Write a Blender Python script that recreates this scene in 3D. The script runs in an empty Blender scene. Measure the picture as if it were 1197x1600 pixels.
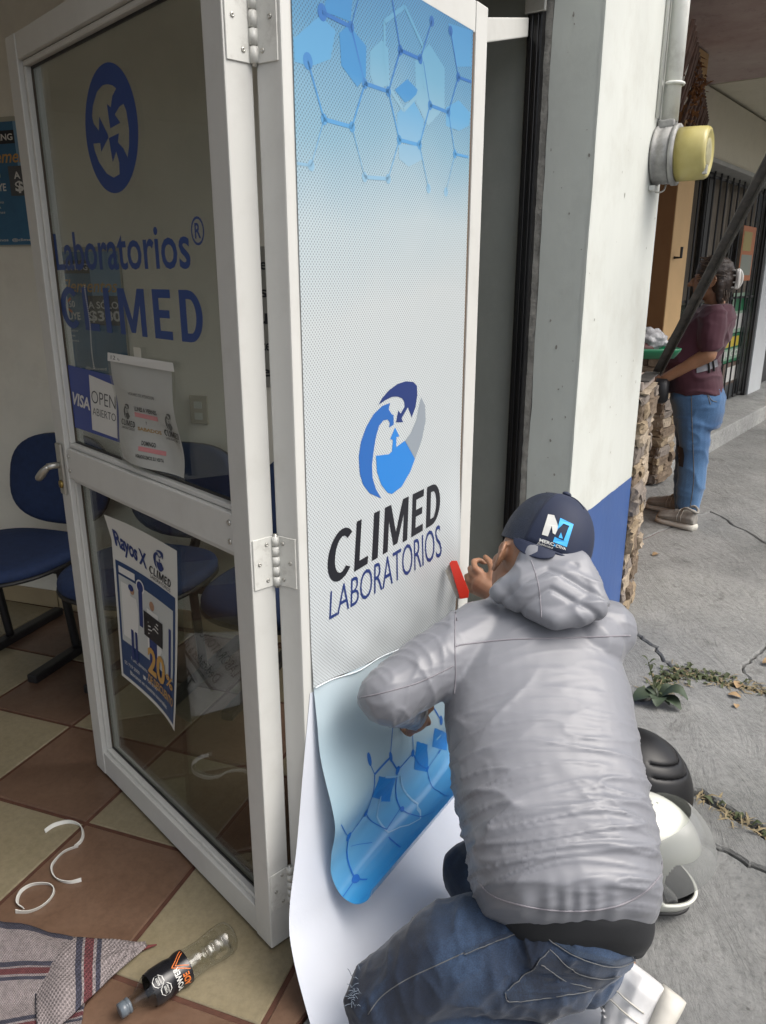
import bpy, bmesh, math, random
import numpy as np
from mathutils import Vector, Matrix, noise
from mathutils.bvhtree import BVHTree
from mathutils.geometry import tessellate_polygon
rad = math.radians
random.seed(7)
scene = bpy.context.scene
COL = scene.collection

# ------------------------------------------------------------------ camera
F_PX, PITCH, CAM_H = 1200.0, rad(17.1), 1.5
cam_d = bpy.data.cameras.new('camera'); cam = bpy.data.objects.new('camera', cam_d); COL.objects.link(cam)
cam.location = (0, 0, CAM_H); cam.rotation_euler = (rad(90) - PITCH, 0, 0)
cam_d.sensor_fit = 'VERTICAL'; cam_d.sensor_height = 36; cam_d.lens = 36 * F_PX / 1600
cam_d.clip_start = .05; cam_d.clip_end = 600
scene.camera = cam
# ------------------------------------------------------------------ sky, sun, exposure
SUN_EL, SUN_AZ = rad(56), rad(112)
world = bpy.data.worlds.new('World'); scene.world = world; world.use_nodes = True
wn = world.node_tree; wn.nodes.clear()
sky = wn.nodes.new('ShaderNodeTexSky'); sky.sky_type = 'NISHITA'; sky.sun_disc = False
sky.sun_elevation = SUN_EL; sky.sun_rotation = SUN_AZ
sky.air_density = 1.0; sky.dust_density = 6.0; sky.ozone_density = .6
hsv = wn.nodes.new('ShaderNodeHueSaturation'); hsv.inputs['Saturation'].default_value = .5
bg = wn.nodes.new('ShaderNodeBackground'); bg.inputs['Strength'].default_value = .15
wo = wn.nodes.new('ShaderNodeOutputWorld')
wn.links.new(sky.outputs[0], hsv.inputs['Color']); wn.links.new(hsv.outputs[0], bg.inputs[0]); wn.links.new(bg.outputs[0], wo.inputs[0])
sd = bpy.data.lights.new('sun', 'SUN'); sd.energy = .75; sd.angle = rad(45); sd.color = (1, .985, .93)
sun = bpy.data.objects.new('sun', sd); COL.objects.link(sun)
sdir = Vector((math.cos(SUN_EL) * math.sin(SUN_AZ), math.cos(SUN_EL) * math.cos(SUN_AZ), math.sin(SUN_EL)))
sun.rotation_euler = (-sdir).to_track_quat('-Z', 'Y').to_euler()
vs = scene.view_settings
vs.view_transform = 'Standard'; vs.look = 'None'; vs.exposure = .76; vs.gamma = 1; vs.use_curve_mapping = False
scene.cycles.max_bounces = 8; scene.cycles.diffuse_bounces = 4; scene.cycles.transparent_max_bounces = 16
scene.cycles.caustics_reflective = False; scene.cycles.caustics_refractive = False

# ------------------------------------------------------------------ measured frames of the place
V = Vector
TH = rad(32)
D2 = (math.sin(TH), math.cos(TH)); N2 = (math.cos(TH), -math.sin(TH))          # along the facade / out to the street
def FAC(a, o, z): return V((a * D2[0] + o * N2[0], a * D2[1] + o * N2[1], z))
L2 = V((-.683, .730)).normalized(); NL2 = V((-L2.y, L2.x)); NL2 = -NL2 if NL2.y > 0 else NL2
C0 = V((-.257, 1.40))
def LEAF(b, z, off=0.0):                                                          # door leaf: b from the hinge edge, off towards the street
    p = C0 + L2 * b + NL2 * off; return V((p.x, p.y, z))
W0 = V((.202, 2.777)); WD = V((-.951, .31)).normalized(); WM = V((-.31, -.951)).normalized()
def WALL(s, z, off=0.0):
    p = W0 + WD * s + WM * off; return V((p.x, p.y, z))
def ray(x, y):
    u = (x - 598.5) / F_PX; v = (y - 800) / F_PX
    return V((u, math.cos(PITCH) - v * math.sin(PITCH), -math.sin(PITCH) - v * math.cos(PITCH)))
EYE = V((0, 0, CAM_H))
def W(x, y, t): return EYE + ray(x, y) * t                                        # survey point at depth t
def G(x, y, z=0.0):
    d = ray(x, y); return EYE + d * ((z - CAM_H) / d.z)
def WY(x, y, wy):
    d = ray(x, y); return EYE + d * (wy / d.y)
def on_leaf(x, y):
    d = ray(x, y); t = (C0.dot(NL2)) / (d.xy.dot(NL2)); q = EYE + d * t
    return ((q.xy - C0).dot(L2), q.z)
PG = -.0293                                                                        # depth of the glass face behind the leaf's front
def tog(b, z):
    """front plane of the leaf -> face of the glass, along the line of sight of the survey"""
    p = LEAF(b, z); d = p - EYE; n = V((NL2.x, NL2.y, 0)); t = (LEAF(0, 0, PG) - EYE).dot(n) / d.dot(n); q = EYE + d * t
    return ((q.xy - C0).dot(L2), q.z)
def on_fac(x, y, o):
    d = ray(x, y); t = o / (d.x * N2[0] + d.y * N2[1]); q = EYE + d * t
    return (q.x * D2[0] + q.y * D2[1], q.z)
def on_wall(x, y):
    d = ray(x, y); t = W0.dot(WM) / d.xy.dot(WM); q = EYE + d * t
    return ((q.xy - W0).dot(WD), q.z)

# ------------------------------------------------------------------ materials
def new_mat(name):
    m = bpy.data.materials.new(name); m.use_nodes = True
    return m, m.node_tree.nodes, m.node_tree.links, m.node_tree.nodes['Principled BSDF']
def mixc(nt, fac, c1, c2, mode='MIX'):
    n = nt.nodes.new('ShaderNodeMix'); n.data_type = 'RGBA'; n.blend_type = mode
    for s, v in ((n.inputs[0], fac), (n.inputs[6], c1), (n.inputs[7], c2)):
        if hasattr(v, 'is_linked') or isinstance(v, bpy.types.NodeSocket): nt.links.new(v, s)
        elif isinstance(v, (int, float)): s.default_value = v
        else: s.default_value = (*v[:3], 1)
    return n.outputs[2]
def noise_n(nt, scale, detail=4, rough=.6, coord='Object', stretch=None, dist=0):
    tc = nt.nodes.new('ShaderNodeTexCoord'); src = tc.outputs[coord]
    if stretch:
        mp = nt.nodes.new('ShaderNodeMapping'); mp.inputs['Scale'].default_value = stretch; nt.links.new(src, mp.inputs[0]); src = mp.outputs[0]
    n = nt.nodes.new('ShaderNodeTexNoise'); n.inputs['Scale'].default_value = scale; n.inputs['Detail'].default_value = detail
    n.inputs['Roughness'].default_value = rough; n.inputs['Distortion'].default_value = dist
    nt.links.new(src, n.inputs['Vector']); return n.outputs[0]
def ramp(nt, sock, stops):
    r = nt.nodes.new('ShaderNodeValToRGB'); nt.links.new(sock, r.inputs[0])
    el = r.color_ramp.elements
    while len(el) < len(stops): el.new(.5)
    for e, (p, c) in zip(el, stops):
        e.position = p; e.color = (*c, 1) if len(c) == 3 else c
    return r.outputs[0]
def bump(nt, bs, h, strength=.3, dist=.01):
    b = nt.nodes.new('ShaderNodeBump'); b.inputs['Strength'].default_value = strength; b.inputs['Distance'].default_value = dist
    nt.links.new(h, b.inputs['Height'])
    if bs.inputs['Normal'].is_linked: nt.links.new(bs.inputs['Normal'].links[0].from_socket, b.inputs['Normal'])
    nt.links.new(b.outputs[0], bs.inputs['Normal'])
MATS = {}
def mat(name, col, rough=.6, var=.12, vscale=6, bscale=0, bstr=.2, bdist=.004, metal=0, dirt=0, dirtcol=(.05, .045, .04), dscale=3, spec=.5, coat=0, stretch=None):
    """plain surface: base colour with soft variation, optional dirt blotches and fine relief"""
    if name in MATS: return MATS[name]
    m, ns, lk, bs = new_mat(name); nt = m.node_tree
    bs.inputs['Roughness'].default_value = rough; bs.inputs['Metallic'].default_value = metal
    bs.inputs['Specular IOR Level'].default_value = spec; bs.inputs['Coat Weight'].default_value = coat
    c = tuple(col); lo = tuple(x * (1 - var) for x in c); hi = tuple(min(1, x * (1 + var)) for x in c)
    out = ramp(nt, noise_n(nt, vscale, stretch=stretch), [(.3, lo), (.7, hi)]) if var else None
    if dirt:
        d = ramp(nt, noise_n(nt, dscale, 8, .7), [(.5, (0, 0, 0)), (.75, (dirt,) * 3)])
        out = mixc(nt, d, out if out is not None else c, dirtcol)
    if out is not None: lk.new(out, bs.inputs['Base Color'])
    else: bs.inputs['Base Color'].default_value = (*c, 1)
    if bscale: bump(nt, bs, noise_n(nt, bscale, 6, .65, stretch=stretch), bstr, bdist)
    MATS[name] = m; return m
def flat(name, col, rough=.5): return mat(name, col, rough, var=0)

M_frame = mat('white_aluminium', (.57, .57, .54), .42, .04, 5, 40, .05, .001, dirt=.15, dirtcol=(.25, .23, .19), dscale=9, stretch=(1, 1, .3))
M_hinge = mat('painted_hinge', (.62, .62, .58), .35, .05, 20, 60, .1, .001, dirt=.5, dirtcol=(.22, .2, .17), dscale=40)
M_steel = mat('scuffed_steel', (.5, .49, .45), .35, .1, 20, metal=.8)
M_black = mat('black_rubber', (.012, .012, .013), .5, .2, 10)
M_blackpost = mat('black_gloss_paint', (.006, .006, .007), .3, .2, 8, 14, .4, .004, stretch=(1, 1, .15))
M_bead = mat('bead_dirt', (.05, .038, .025), .7, .3, 12)
M_wall = mat('cream_plaster', (.76, .745, .66), .75, .06, 3, 30, .18, .003, dirt=.25, dirtcol=(.25, .22, .16), dscale=2)
M_ceil = mat('ceiling_plaster', (.78, .765, .69), .8, .06, 3, 25, .15, .003)
M_pw = mat('white_wall_paint', (.60, .62, .58), .6, .07, 2.5, 22, .35, .004, dirt=.32, dirtcol=(.36, .34, .28), dscale=3.5, stretch=(1, 1, .45))
M_pg = mat('grey_wall_paint', (.56, .59, .545), .6, .05, 3, 24, .3, .004, dirt=.15, dirtcol=(.2, .2, .18), dscale=6, stretch=(1, 1, .5))
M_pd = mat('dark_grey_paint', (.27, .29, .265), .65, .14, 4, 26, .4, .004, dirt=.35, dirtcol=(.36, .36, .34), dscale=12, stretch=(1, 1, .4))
M_blue = mat('blue_wall_paint', (.04, .095, .27), .5, .12, 4, 22, .35, .004, dirt=.3, dirtcol=(.1, .14, .26), dscale=5, stretch=(1, 1, .4))
M_mortar = mat('raw_mortar', (.30, .29, .26), .9, .2, 30, 60, .7, .006, dirt=.6, dirtcol=(.1, .1, .09), dscale=25)
M_grout = mat('brown_grout', (.075, .03, .018), .8, .25, 30, 60, .3, .002)
M_skirt = mat('skirting_tile', (.36, .29, .18), .4, .08, 6)
M_conc = None
def concrete(name, base, warm=0):
    m, ns, lk, bs = new_mat(name); nt = m.node_tree; bs.inputs['Roughness'].default_value = .88
    b = base
    big = ramp(nt, noise_n(nt, 2.2, 8, .65), [(.22, (b * .58, b * .59, b * .58)), (.45, (b * .95, b * .96, b * .94)), (.6, (b * 1.08, b * 1.09, b * 1.06)), (.8, (b * 1.38, b * 1.38, b * 1.34))])
    fine = ramp(nt, noise_n(nt, 45, 6, .75), [(.3, (.66, .66, .66)), (.5, (1, 1, 1)), (.75, (1.15, 1.15, 1.13))])
    c = mixc(nt, 1.0, big, fine, 'MULTIPLY')
    st = ramp(nt, noise_n(nt, 7, 8, .75, dist=.6), [(.55, (0, 0, 0)), (.70, (.7, .7, .7))])
    c = mixc(nt, st, c, (b * .35, b * .34, b * .32))
    br = ramp(nt, noise_n(nt, .9, 4, .6, dist=.5), [(.3, (.72, .73, .72)), (.5, (1, 1, 1)), (.7, (1.18, 1.18, 1.16))]); c = mixc(nt, 1.0, c, br, 'MULTIPLY')
    vor = nt.nodes.new('ShaderNodeTexVoronoi'); vor.inputs['Scale'].default_value = 24
    tc = nt.nodes.new('ShaderNodeTexCoord'); lk.new(tc.outputs['Object'], vor.inputs['Vector'])
    pit = ramp(nt, vor.outputs['Distance'], [(.06, (1, 1, 1)), (.12, (0, 0, 0))])
    c = mixc(nt, mixc(nt, 1.0, pit, ramp(nt, noise_n(nt, 9, 2), [(.52, (0, 0, 0)), (.6, (.7, .7, .7))]), 'MULTIPLY'), c, (b * .25, b * .25, b * .24))
    lk.new(c, bs.inputs['Base Color'])
    bump(nt, bs, noise_n(nt, 7, 9, .75, stretch=(1, .3, 1), dist=1.6), .9, .02)
    bump(nt, bs, noise_n(nt, 70, 5, .7), .3, .004)
    return m
M_conc = concrete('pavement_concrete', .20)
M_conc2 = concrete('pavement_concrete_far', .195)
M_step = concrete('step_concrete', .30)
M_soil = mat('joint_soil', (.05, .042, .032), .95, .5, 40, 60, .8, .01)
M_asph = mat('asphalt', (.055, .055, .055), .9, .2, 20, 90, .5, .005)
def tile_mat(name, c, c2):
    m, ns, lk, bs = new_mat(name); nt = m.node_tree; bs.inputs['Roughness'].default_value = .33
    oi = nt.nodes.new('ShaderNodeObjectInfo')
    base = ramp(nt, noise_n(nt, 7, 8, .7, dist=.8), [(.28, c), (.5, tuple((a + b) / 2 for a, b in zip(c, c2))), (.74, c2)])
    hv = nt.nodes.new('ShaderNodeHueSaturation'); lk.new(base, hv.inputs['Color'])
    mr = nt.nodes.new('ShaderNodeMapRange'); lk.new(oi.outputs['Random'], mr.inputs[0]); mr.inputs[3].default_value = .88; mr.inputs[4].default_value = 1.1
    lk.new(mr.outputs[0], hv.inputs['Value'])
    sp = ramp(nt, noise_n(nt, 60, 5, .75), [(.35, (.82, .82, .82)), (.6, (1, 1, 1))])
    c3 = mixc(nt, 1.0, hv.outputs[0], sp, 'MULTIPLY')
    lk.new(c3, bs.inputs['Base Color'])
    rr = ramp(nt, noise_n(nt, 9, 6, .7), [(.3, (.26,) * 3), (.7, (.5,) * 3)]); lk.new(rr, bs.inputs['Roughness'])
    bump(nt, bs, noise_n(nt, 30, 5, .6), .08, .003)
    return m
M_tb = tile_mat('brown_floor_tile', (.112, .064, .041), (.165, .102, .068))
M_tc = tile_mat('beige_floor_tile', (.205, .172, .105), (.262, .225, .15))
def glass_mat(name, tint, rough=.0, ior=1.5):
    m, ns, lk, bs = new_mat(name); ns.remove(bs)
    tr = ns.new('ShaderNodeBsdfTransparent'); tr.inputs[0].default_value = (*tint, 1)
    gl = ns.new('ShaderNodeBsdfGlossy'); gl.inputs['Roughness'].default_value = rough
    fr = ns.new('ShaderNodeFresnel'); ge = ns.new('ShaderNodeNewGeometry'); ma = ns.new('ShaderNodeMath'); ma.operation = 'MULTIPLY_ADD'
    lk.new(ge.outputs['Backfacing'], ma.inputs[0]); ma.inputs[1].default_value = 1 / ior - ior; ma.inputs[2].default_value = ior; lk.new(ma.outputs[0], fr.inputs[0])   # both faces of the pane reflect alike
    mx = ns.new('ShaderNodeMixShader'); lk.new(fr.outputs[0], mx.inputs[0]); lk.new(tr.outputs[0], mx.inputs[1]); lk.new(gl.outputs[0], mx.inputs[2])
    lk.new(mx.outputs[0], ns['Material Output'].inputs[0]); return m
M_glass = glass_mat('window_glass', (.80, .82, .80))
M_clear = glass_mat('clear_plastic', (.90, .91, .90), .05, 1.6)
M_visor = glass_mat('visor_plastic', (.60, .61, .60), .15, 1.6)
_n = M_visor.node_tree; _d = _n.nodes.new('ShaderNodeBsdfDiffuse'); _d.inputs[0].default_value = (.42, .43, .42, 1); _m = _n.nodes.new('ShaderNodeMixShader'); _m.inputs[0].default_value = .30
_s = _n.nodes['Material Output'].inputs[0].links[0].from_socket; _n.links.new(_s, _m.inputs[1]); _n.links.new(_d.outputs[0], _m.inputs[2]); _n.links.new(_m.outputs[0], _n.nodes['Material Output'].inputs[0])   # scratched, slightly milky

# ------------------------------------------------------------------ mesh helpers
def tag(o, label=None, cat=None, group=None, kind=None):
    if label: o['label'] = label
    if cat: o['category'] = cat
    if group: o['group'] = group
    if kind: o['kind'] = kind
    return o
def link(name, me, m=None, parent=None, smooth=False):
    o = bpy.data.objects.new(name, me); COL.objects.link(o)
    if m is not None:
        for mm in (m if isinstance(m, (list, tuple)) else [m]): me.materials.append(mm)
    if smooth:
        for p in me.polygons: p.use_smooth = True
    if parent is not None:
        o.parent = parent; o.matrix_parent_inverse = Matrix.Translation(parent.location).inverted() if parent.type == 'EMPTY' else Matrix()
    return o
def obj(name, bm, m=None, parent=None, smooth=False):
    me = bpy.data.meshes.new(name); bm.to_mesh(me); bm.free()
    return link(name, me, m, parent, smooth)
def thing(name, loc, label, cat, group=None):
    o = bpy.data.objects.new(name, None); COL.objects.link(o); o.location = loc; o.empty_display_size = .1
    return tag(o, label, cat, group)
def prism(bm, bottom, top):
    """closed hull of two equal loops of points"""
    a = [bm.verts.new(p) for p in bottom]; b = [bm.verts.new(p) for p in top]; n = len(a)
    bm.faces.new(a[::-1]); bm.faces.new(b)
    for i in range(n): bm.faces.new((a[i], a[(i + 1) % n], b[(i + 1) % n], b[i]))
    return bm
def fin(bm, bev=0, seg=2):
    bmesh.ops.recalc_face_normals(bm, faces=bm.faces)
    if bev: bmesh.ops.bevel(bm, geom=bm.edges[:], offset=bev, segments=seg, affect='EDGES', profile=.6)
    return bm
def box(fn, u0, u1, v0, v1, o0, o1, bev=0, seg=2):
    """box in a measured frame fn(u, v, off): u along, v up, off out"""
    bm = bmesh.new()
    prism(bm, [fn(u0, v0, o0), fn(u1, v0, o0), fn(u1, v0, o1), fn(u0, v0, o1)], [fn(u0, v1, o0), fn(u1, v1, o0), fn(u1, v1, o1), fn(u0, v1, o1)])
    return fin(bm, bev, seg)
def FZ(a, z, o): return FAC(a, o, z)
def basis(d):
    d = d.normalized(); s = d.cross(V((0, 0, 1)))
    if s.length < 1e-3: s = d.cross(V((0, 1, 0)))
    s.normalize(); return d, s, s.cross(d)
def cone(bm, A, B, ra, rb, seg=14, cap=3, ex=None, sq=1.0):
    """round-ended tapered limb; ex = direction squashed by sq"""
    A = V(A); B = V(B); d, s, t = basis(B - A if (B - A).length > 1e-6 else V((0, 0, 1)))
    if ex is not None:
        ex = V(ex); s = (ex - d * ex.dot(d)).normalized(); t = s.cross(d)
    rings = []
    for i in range(cap): 
        an = math.pi / 2 * (1 - i / cap); rings.append((A - d * ra * math.sin(an), ra * math.cos(an)))
    rings.append((A, ra)); rings.append((B, rb))
    for i in range(1, cap + 1):
        an = math.pi / 2 * i / cap; rings.append((B + d * rb * math.sin(an), rb * math.cos(an)))
    return ringmesh(bm, [[c + (s * math.cos(k * math.tau / seg) * sq + t * math.sin(k * math.tau / seg)) * max(r, 1e-5) for k in range(seg)] for c, r in rings])
def ringmesh(bm, rings, cap=True, close=True):
    vs_ = [[bm.verts.new(p) for p in r] for r in rings]; n = len(vs_[0])
    for a, b in zip(vs_, vs_[1:]):
        for i in range(n if close else n - 1):
            bm.faces.new((a[i], a[(i + 1) % n], b[(i + 1) % n], b[i]))
    if cap:
        bm.faces.new(vs_[0][::-1]); bm.faces.new(vs_[-1])
    return bm
def ell(bm, c, ax, ay, az, su=18, sv=12):
    """ellipsoid with full axis vectors"""
    c = V(c); rings = []
    for j in range(1, sv):
        ph = math.pi * j / sv
        rings.append([c + az * -math.cos(ph) + (ax * math.cos(k * math.tau / su) + ay * math.sin(k * math.tau / su)) * math.sin(ph) for k in range(su)])
    ringmesh(bm, rings); return bm
def superring(c, ex, ey, n=2.3, seg=28):
    out = []
    for k in range(seg):
        a = k * math.tau / seg; ca, sa = math.cos(a), math.sin(a)
        out.append(c + ex * math.copysign(abs(ca) ** (2 / n), ca) + ey * math.copysign(abs(sa) ** (2 / n), sa))
    return out
def tube(bm, pts, r, seg=8, cap=True):
    pts = [V(p) for p in pts]; rings = []; prev = None
    for i, p in enumerate(pts):
        d = (pts[min(i + 1, len(pts) - 1)] - pts[max(i - 1, 0)]).normalized()
        if prev is None: d_, s, t = basis(d)
        else:
            s = (prev - d * prev.dot(d)).normalized(); t = s.cross(d)
        prev = s; rr = r[i] if isinstance(r, (list, tuple)) else r
        rings.append([p + (s * math.cos(k * math.tau / seg) + t * math.sin(k * math.tau / seg)) * rr for k in range(seg)])
    return ringmesh(bm, rings, cap)
def spline(pts, n=8):
    """Catmull-Rom through points"""
    P = [V(p) for p in pts]; out = []
    for i in range(len(P) - 1):
        p0, p1, p2, p3 = P[max(i - 1, 0)], P[i], P[i + 1], P[min(i + 2, len(P) - 1)]
        for k in range(n):
            t = k / n
            out.append(.5 * (2 * p1 + (p2 - p0) * t + (2 * p0 - 5 * p1 + 4 * p2 - p3) * t * t + (3 * p1 - p0 - 3 * p2 + p3) * t ** 3))
    out.append(P[-1]); return out
def voxel(bm, size, smooth=4, factor=.5, name='body'):
    me = bpy.data.meshes.new(name); bmesh.ops.recalc_face_normals(bm, faces=bm.faces); bm.to_mesh(me); bm.free()
    o = bpy.data.objects.new('tmp', me); COL.objects.link(o)
    r = o.modifiers.new('r', 'REMESH'); r.mode = 'VOXEL'; r.voxel_size = size; r.use_smooth_shade = True
    if smooth:
        s = o.modifiers.new('s', 'SMOOTH'); s.iterations = smooth; s.factor = factor
    dg = bpy.context.evaluated_depsgraph_get(); out = bpy.data.meshes.new_from_object(o.evaluated_get(dg))
    bpy.data.objects.remove(o); out.name = name
    return out
def push(me, fn):
    """move every vertex along its normal by fn(co) metres"""
    n = len(me.vertices); co = np.empty(n * 3); me.vertices.foreach_get('co', co); no = np.empty(n * 3)
    me.vertex_normals.foreach_get('vector', no) if hasattr(me, 'vertex_normals') else me.vertices.foreach_get('normal', no)
    co = co.reshape(-1, 3); no = no.reshape(-1, 3); d = fn(co, no)
    co += no * d[:, None]; me.vertices.foreach_set('co', co.ravel()); me.update()
def nz(P, sc, off=0.0):
    """noise at an array of points, sc per axis"""
    Q = P * np.array(sc) + off
    return np.array([noise.noise(q) for q in Q])
def ridge(P, sc, off=0.0, pw=3): return np.clip(1 - np.abs(nz(P, sc, off)) * 1.9, 0, 1) ** pw
def sstep(a, b, x): t = np.clip((x - a) / (b - a), 0, 1); return t * t * (3 - 2 * t)

# ------------------------------------------------------------------ flat print on surfaces
_tc = {}
def text_mesh(txt, bold=0.0, shear=0.0, font_space=1.0):
    """lettering as (2-D points in its own box 0..1, triangles)"""
    key = (txt, bold, shear, font_space)
    if key in _tc: return _tc[key]
    cu = bpy.data.curves.new('t', 'FONT'); cu.body = txt; cu.offset = bold; cu.shear = shear; cu.space_character = font_space; cu.resolution_u = 3
    cu.fill_mode = 'FRONT' if hasattr(cu, 'fill_mode') else 'BOTH'
    o = bpy.data.objects.new('t', cu); COL.objects.link(o)
    dg = bpy.context.evaluated_depsgraph_get(); me = bpy.data.meshes.new_from_object(o.evaluated_get(dg))
    pts = [(v.co.x, v.co.y) for v in me.vertices]; fs = [tuple(p.vertices) for p in me.polygons]
    bpy.data.objects.remove(o); bpy.data.curves.remove(cu); bpy.data.meshes.remove(me)
    x0 = min(p[0] for p in pts); x1 = max(p[0] for p in pts); y0 = min(p[1] for p in pts); y1 = max(p[1] for p in pts)
    pts = [((x - x0) / (x1 - x0), (y - y0) / (y1 - y0)) for x, y in pts]
    _tc[key] = (pts, fs); return pts, fs
def bil(q, x, y):
    """point of the quad q (bl, br, tr, tl) at x, y"""
    return tuple((q[0][i] * (1 - x) + q[1][i] * x) * (1 - y) + (q[3][i] * (1 - x) + q[2][i] * x) * y for i in range(2))
class Print:
    """collects print of one colour on one surface; fn(u, v) gives the point"""
    def __init__(s, fn): s.fn = fn; s.v = []; s.f = []; s.uv = []; s.st = []
    def _add(s, pts, fs):
        n = len(s.v); s.st.append((n, len(s.f), len(pts), len(fs))); s.v += [s.fn(*p) for p in pts]; s.uv += pts; s.f += [tuple(i + n for i in f) for f in fs]; return s
    def text(s, txt, q, bold=0.0, shear=0.0, sp=1.0):
        if len(q) == 2: (a, b), (c, d) = q; q = [(a, b), (c, b), (c, d), (a, d)]
        p, f = text_mesh(txt, bold, shear, sp); return s._add([bil(q, *t) for t in p], f)
    def poly(s, pts, holes=()):
        loops = [pts, *holes]; allp = [p for l in loops for p in l]
        tr = tessellate_polygon([[V((p[0], p[1], 0)) for p in l] for l in loops]); return s._add(list(allp), tr)
    def rect(s, u0, v0, u1, v1): return s._add([(u0, v0), (u1, v0), (u1, v1), (u0, v1)], [(0, 1, 2, 3)])
    def grid(s, u0, v0, u1, v1, nx, ny):
        P = [(u0 + (u1 - u0) * i / nx, v0 + (v1 - v0) * j / ny) for j in range(ny + 1) for i in range(nx + 1)]
        return s._add(P, [(j * (nx + 1) + i, j * (nx + 1) + i + 1, (j + 1) * (nx + 1) + i + 1, (j + 1) * (nx + 1) + i) for j in range(ny) for i in range(nx)])
    def line(s, p, q, w, n=1):
        d = V((q[0] - p[0], q[1] - p[1])); k = V((-d.y, d.x)).normalized() * w / 2
        for i in range(n):
            a = V(p) + d * (i / n); b = V(p) + d * ((i + 1) / n)
            s._add([tuple(a - k), tuple(b - k), tuple(b + k), tuple(a + k)], [(0, 1, 2, 3)])
        return s
    def disc(s, c, r, r2=None, n=16, r0=0):
        r2 = r2 or r; o = [(c[0] + r * math.cos(k * math.tau / n), c[1] + r2 * math.sin(k * math.tau / n)) for k in range(n)]
        if r0: 
            i = [(c[0] + r * r0 * math.cos(k * math.tau / n), c[1] + r2 * r0 * math.sin(k * math.tau / n)) for k in range(n)]
            return s._add(o + i, [(k, (k + 1) % n, n + (k + 1) % n, n + k) for k in range(n)])
        return s._add(o, [tuple(range(n))])
    def glyphs(s, q, sh=0.0):
        """the wide word CLIMED in heavy strokes, in the quad q"""
        for ch, x0, x1 in (('C', 0, .165), ('L', .20, .31), ('I', .345, .395), ('M', .44, .665), ('E', .705, .82), ('D', .855, 1)):
            s.glyph(ch, lambda x, y: bil(q, x0 + (x1 - x0) * x + sh * (y - .5) * .1, y))
        return s
    def glyph(s, ch, to, t=.30):
        arc = lambda a0, a1, rx, ry, cx, cy, n=14: [(cx + rx * math.cos(a0 + (a1 - a0) * k / n), cy + ry * math.sin(a0 + (a1 - a0) * k / n)) for k in range(n + 1)]
        P = {'C': arc(.75, math.tau - .75, .62, .5, .56, .5, 22) + arc(math.tau - .85, .85, .32, .35, .58, .5, 18),
             'L': [(0, 0), (1, 0), (1, .17), (.36, .17), (.36, 1), (0, 1)], 'I': [(0, 0), (1, 0), (1, 1), (0, 1)],
             'M': [(0, 0), (.19, 0), (.19, .66), (.42, .06), (.58, .06), (.81, .66), (.81, 0), (1, 0), (1, 1), (.75, 1), (.5, .34), (.25, 1), (0, 1)],
             'E': [(0, 0), (1, 0), (1, .17), (.34, .17), (.34, .43), (.9, .43), (.9, .59), (.34, .59), (.34, .83), (1, .83), (1, 1), (0, 1)]}
        if ch == 'D': return s.poly([to(*p) for p in [(0, 0), (.4, 0)] + arc(-1.3, 1.3, .6, .5, .40, .5) + [(.4, 1), (0, 1)]], [[to(*p) for p in [(.30, .17), (.30, .83), (.42, .83)] + arc(1.25, -1.25, .30, .34, .42, .5) + [(.42, .17)]]])
        return s.poly([to(*p) for p in P[ch]])
    def make(s, name, m, parent, label=None):
        """one mesh per printed piece: pieces that lie apart become parts of their own"""
        bb = []
        for n, fi, k, fk in s.st:
            us = [p[0] for p in s.uv[n:n + k]]; vs_ = [p[1] for p in s.uv[n:n + k]]; bb.append((min(us), min(vs_), max(us), max(vs_)))
        eu = .05 * (max(b[2] for b in bb) - min(b[0] for b in bb)); ev = .05 * (max(b[3] for b in bb) - min(b[1] for b in bb))
        grp = list(range(len(bb)))
        if 1 < len(bb) < 120:
            for i in range(len(bb)):
                for j in range(i):
                    a, b = bb[i], bb[j]
                    if a[0] - eu < b[2] and b[0] - eu < a[2] and a[1] - ev < b[3] and b[1] - ev < a[3]:
                        x, y = grp[i], grp[j]; grp = [y if g == x else g for g in grp]
        else: grp = [0] * len(bb)
        out = None
        for g in sorted(set(grp)):
            v, f, uv = [], [], []
            for (n, fi, k, fk), gg in zip(s.st, grp):
                if gg != g: continue
                o_ = len(v) - n; v += s.v[n:n + k]; uv += s.uv[n:n + k]; f += [tuple(i + o_ for i in q) for q in s.f[fi:fi + fk]]
            o = s._mk(name, m, parent, label, v, f, uv); out = out or o
        return out
    def _mk(s, name, m, parent, label, v_, f_, uv_):
        s = type('P', (), dict(v=v_, f=f_, uv=uv_))
        me = bpy.data.meshes.new(name); me.from_pydata(s.v, [], s.f); uv = me.uv_layers.new(name='uv')
        for l in me.loops: uv.data[l.index].uv = s.uv[l.vertex_index]
        o = link(name, me, m, parent); 
        if label: o['label'] = label
        return o
def zpx(pts, sc, ox, oy, to): return [to(ox + x / sc, oy + y / sc) for x, y in pts]
EMB_NAVY = [(512,217),(530,185),(560,150),(600,120),(640,107),(675,110),(692,128),(694,170),(686,225),(668,276),(650,228),(620,280),(628,298),(594,299),(605,243),(616,258),(635,225),(632,200),(622,186),(600,178),(575,180),(545,195)]
EMB_LEFT = [(567,208),(530,222),(490,260),(455,320),(430,390),(420,460),(425,540),(440,590),(470,630),(525,655),(500,610),(485,560),(482,500),(490,430),(500,370),(515,315),(535,290),(555,285),(565,300),(562,323),(583,310),(583,265),(575,262),(560,238)]
EMB_LOW = [(500,455),(560,448),(575,435),(580,380),(567,378),(590,322),(610,365),(596,367),(595,415),(635,385),(683,470),(660,530),(620,600),(575,634),(555,628),(525,590),(505,530)]
EMB_GREY = [(712,180),(730,220),(733,290),(715,380),(683,470),(637,385),(665,345),(690,285),(700,230)]
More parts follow.
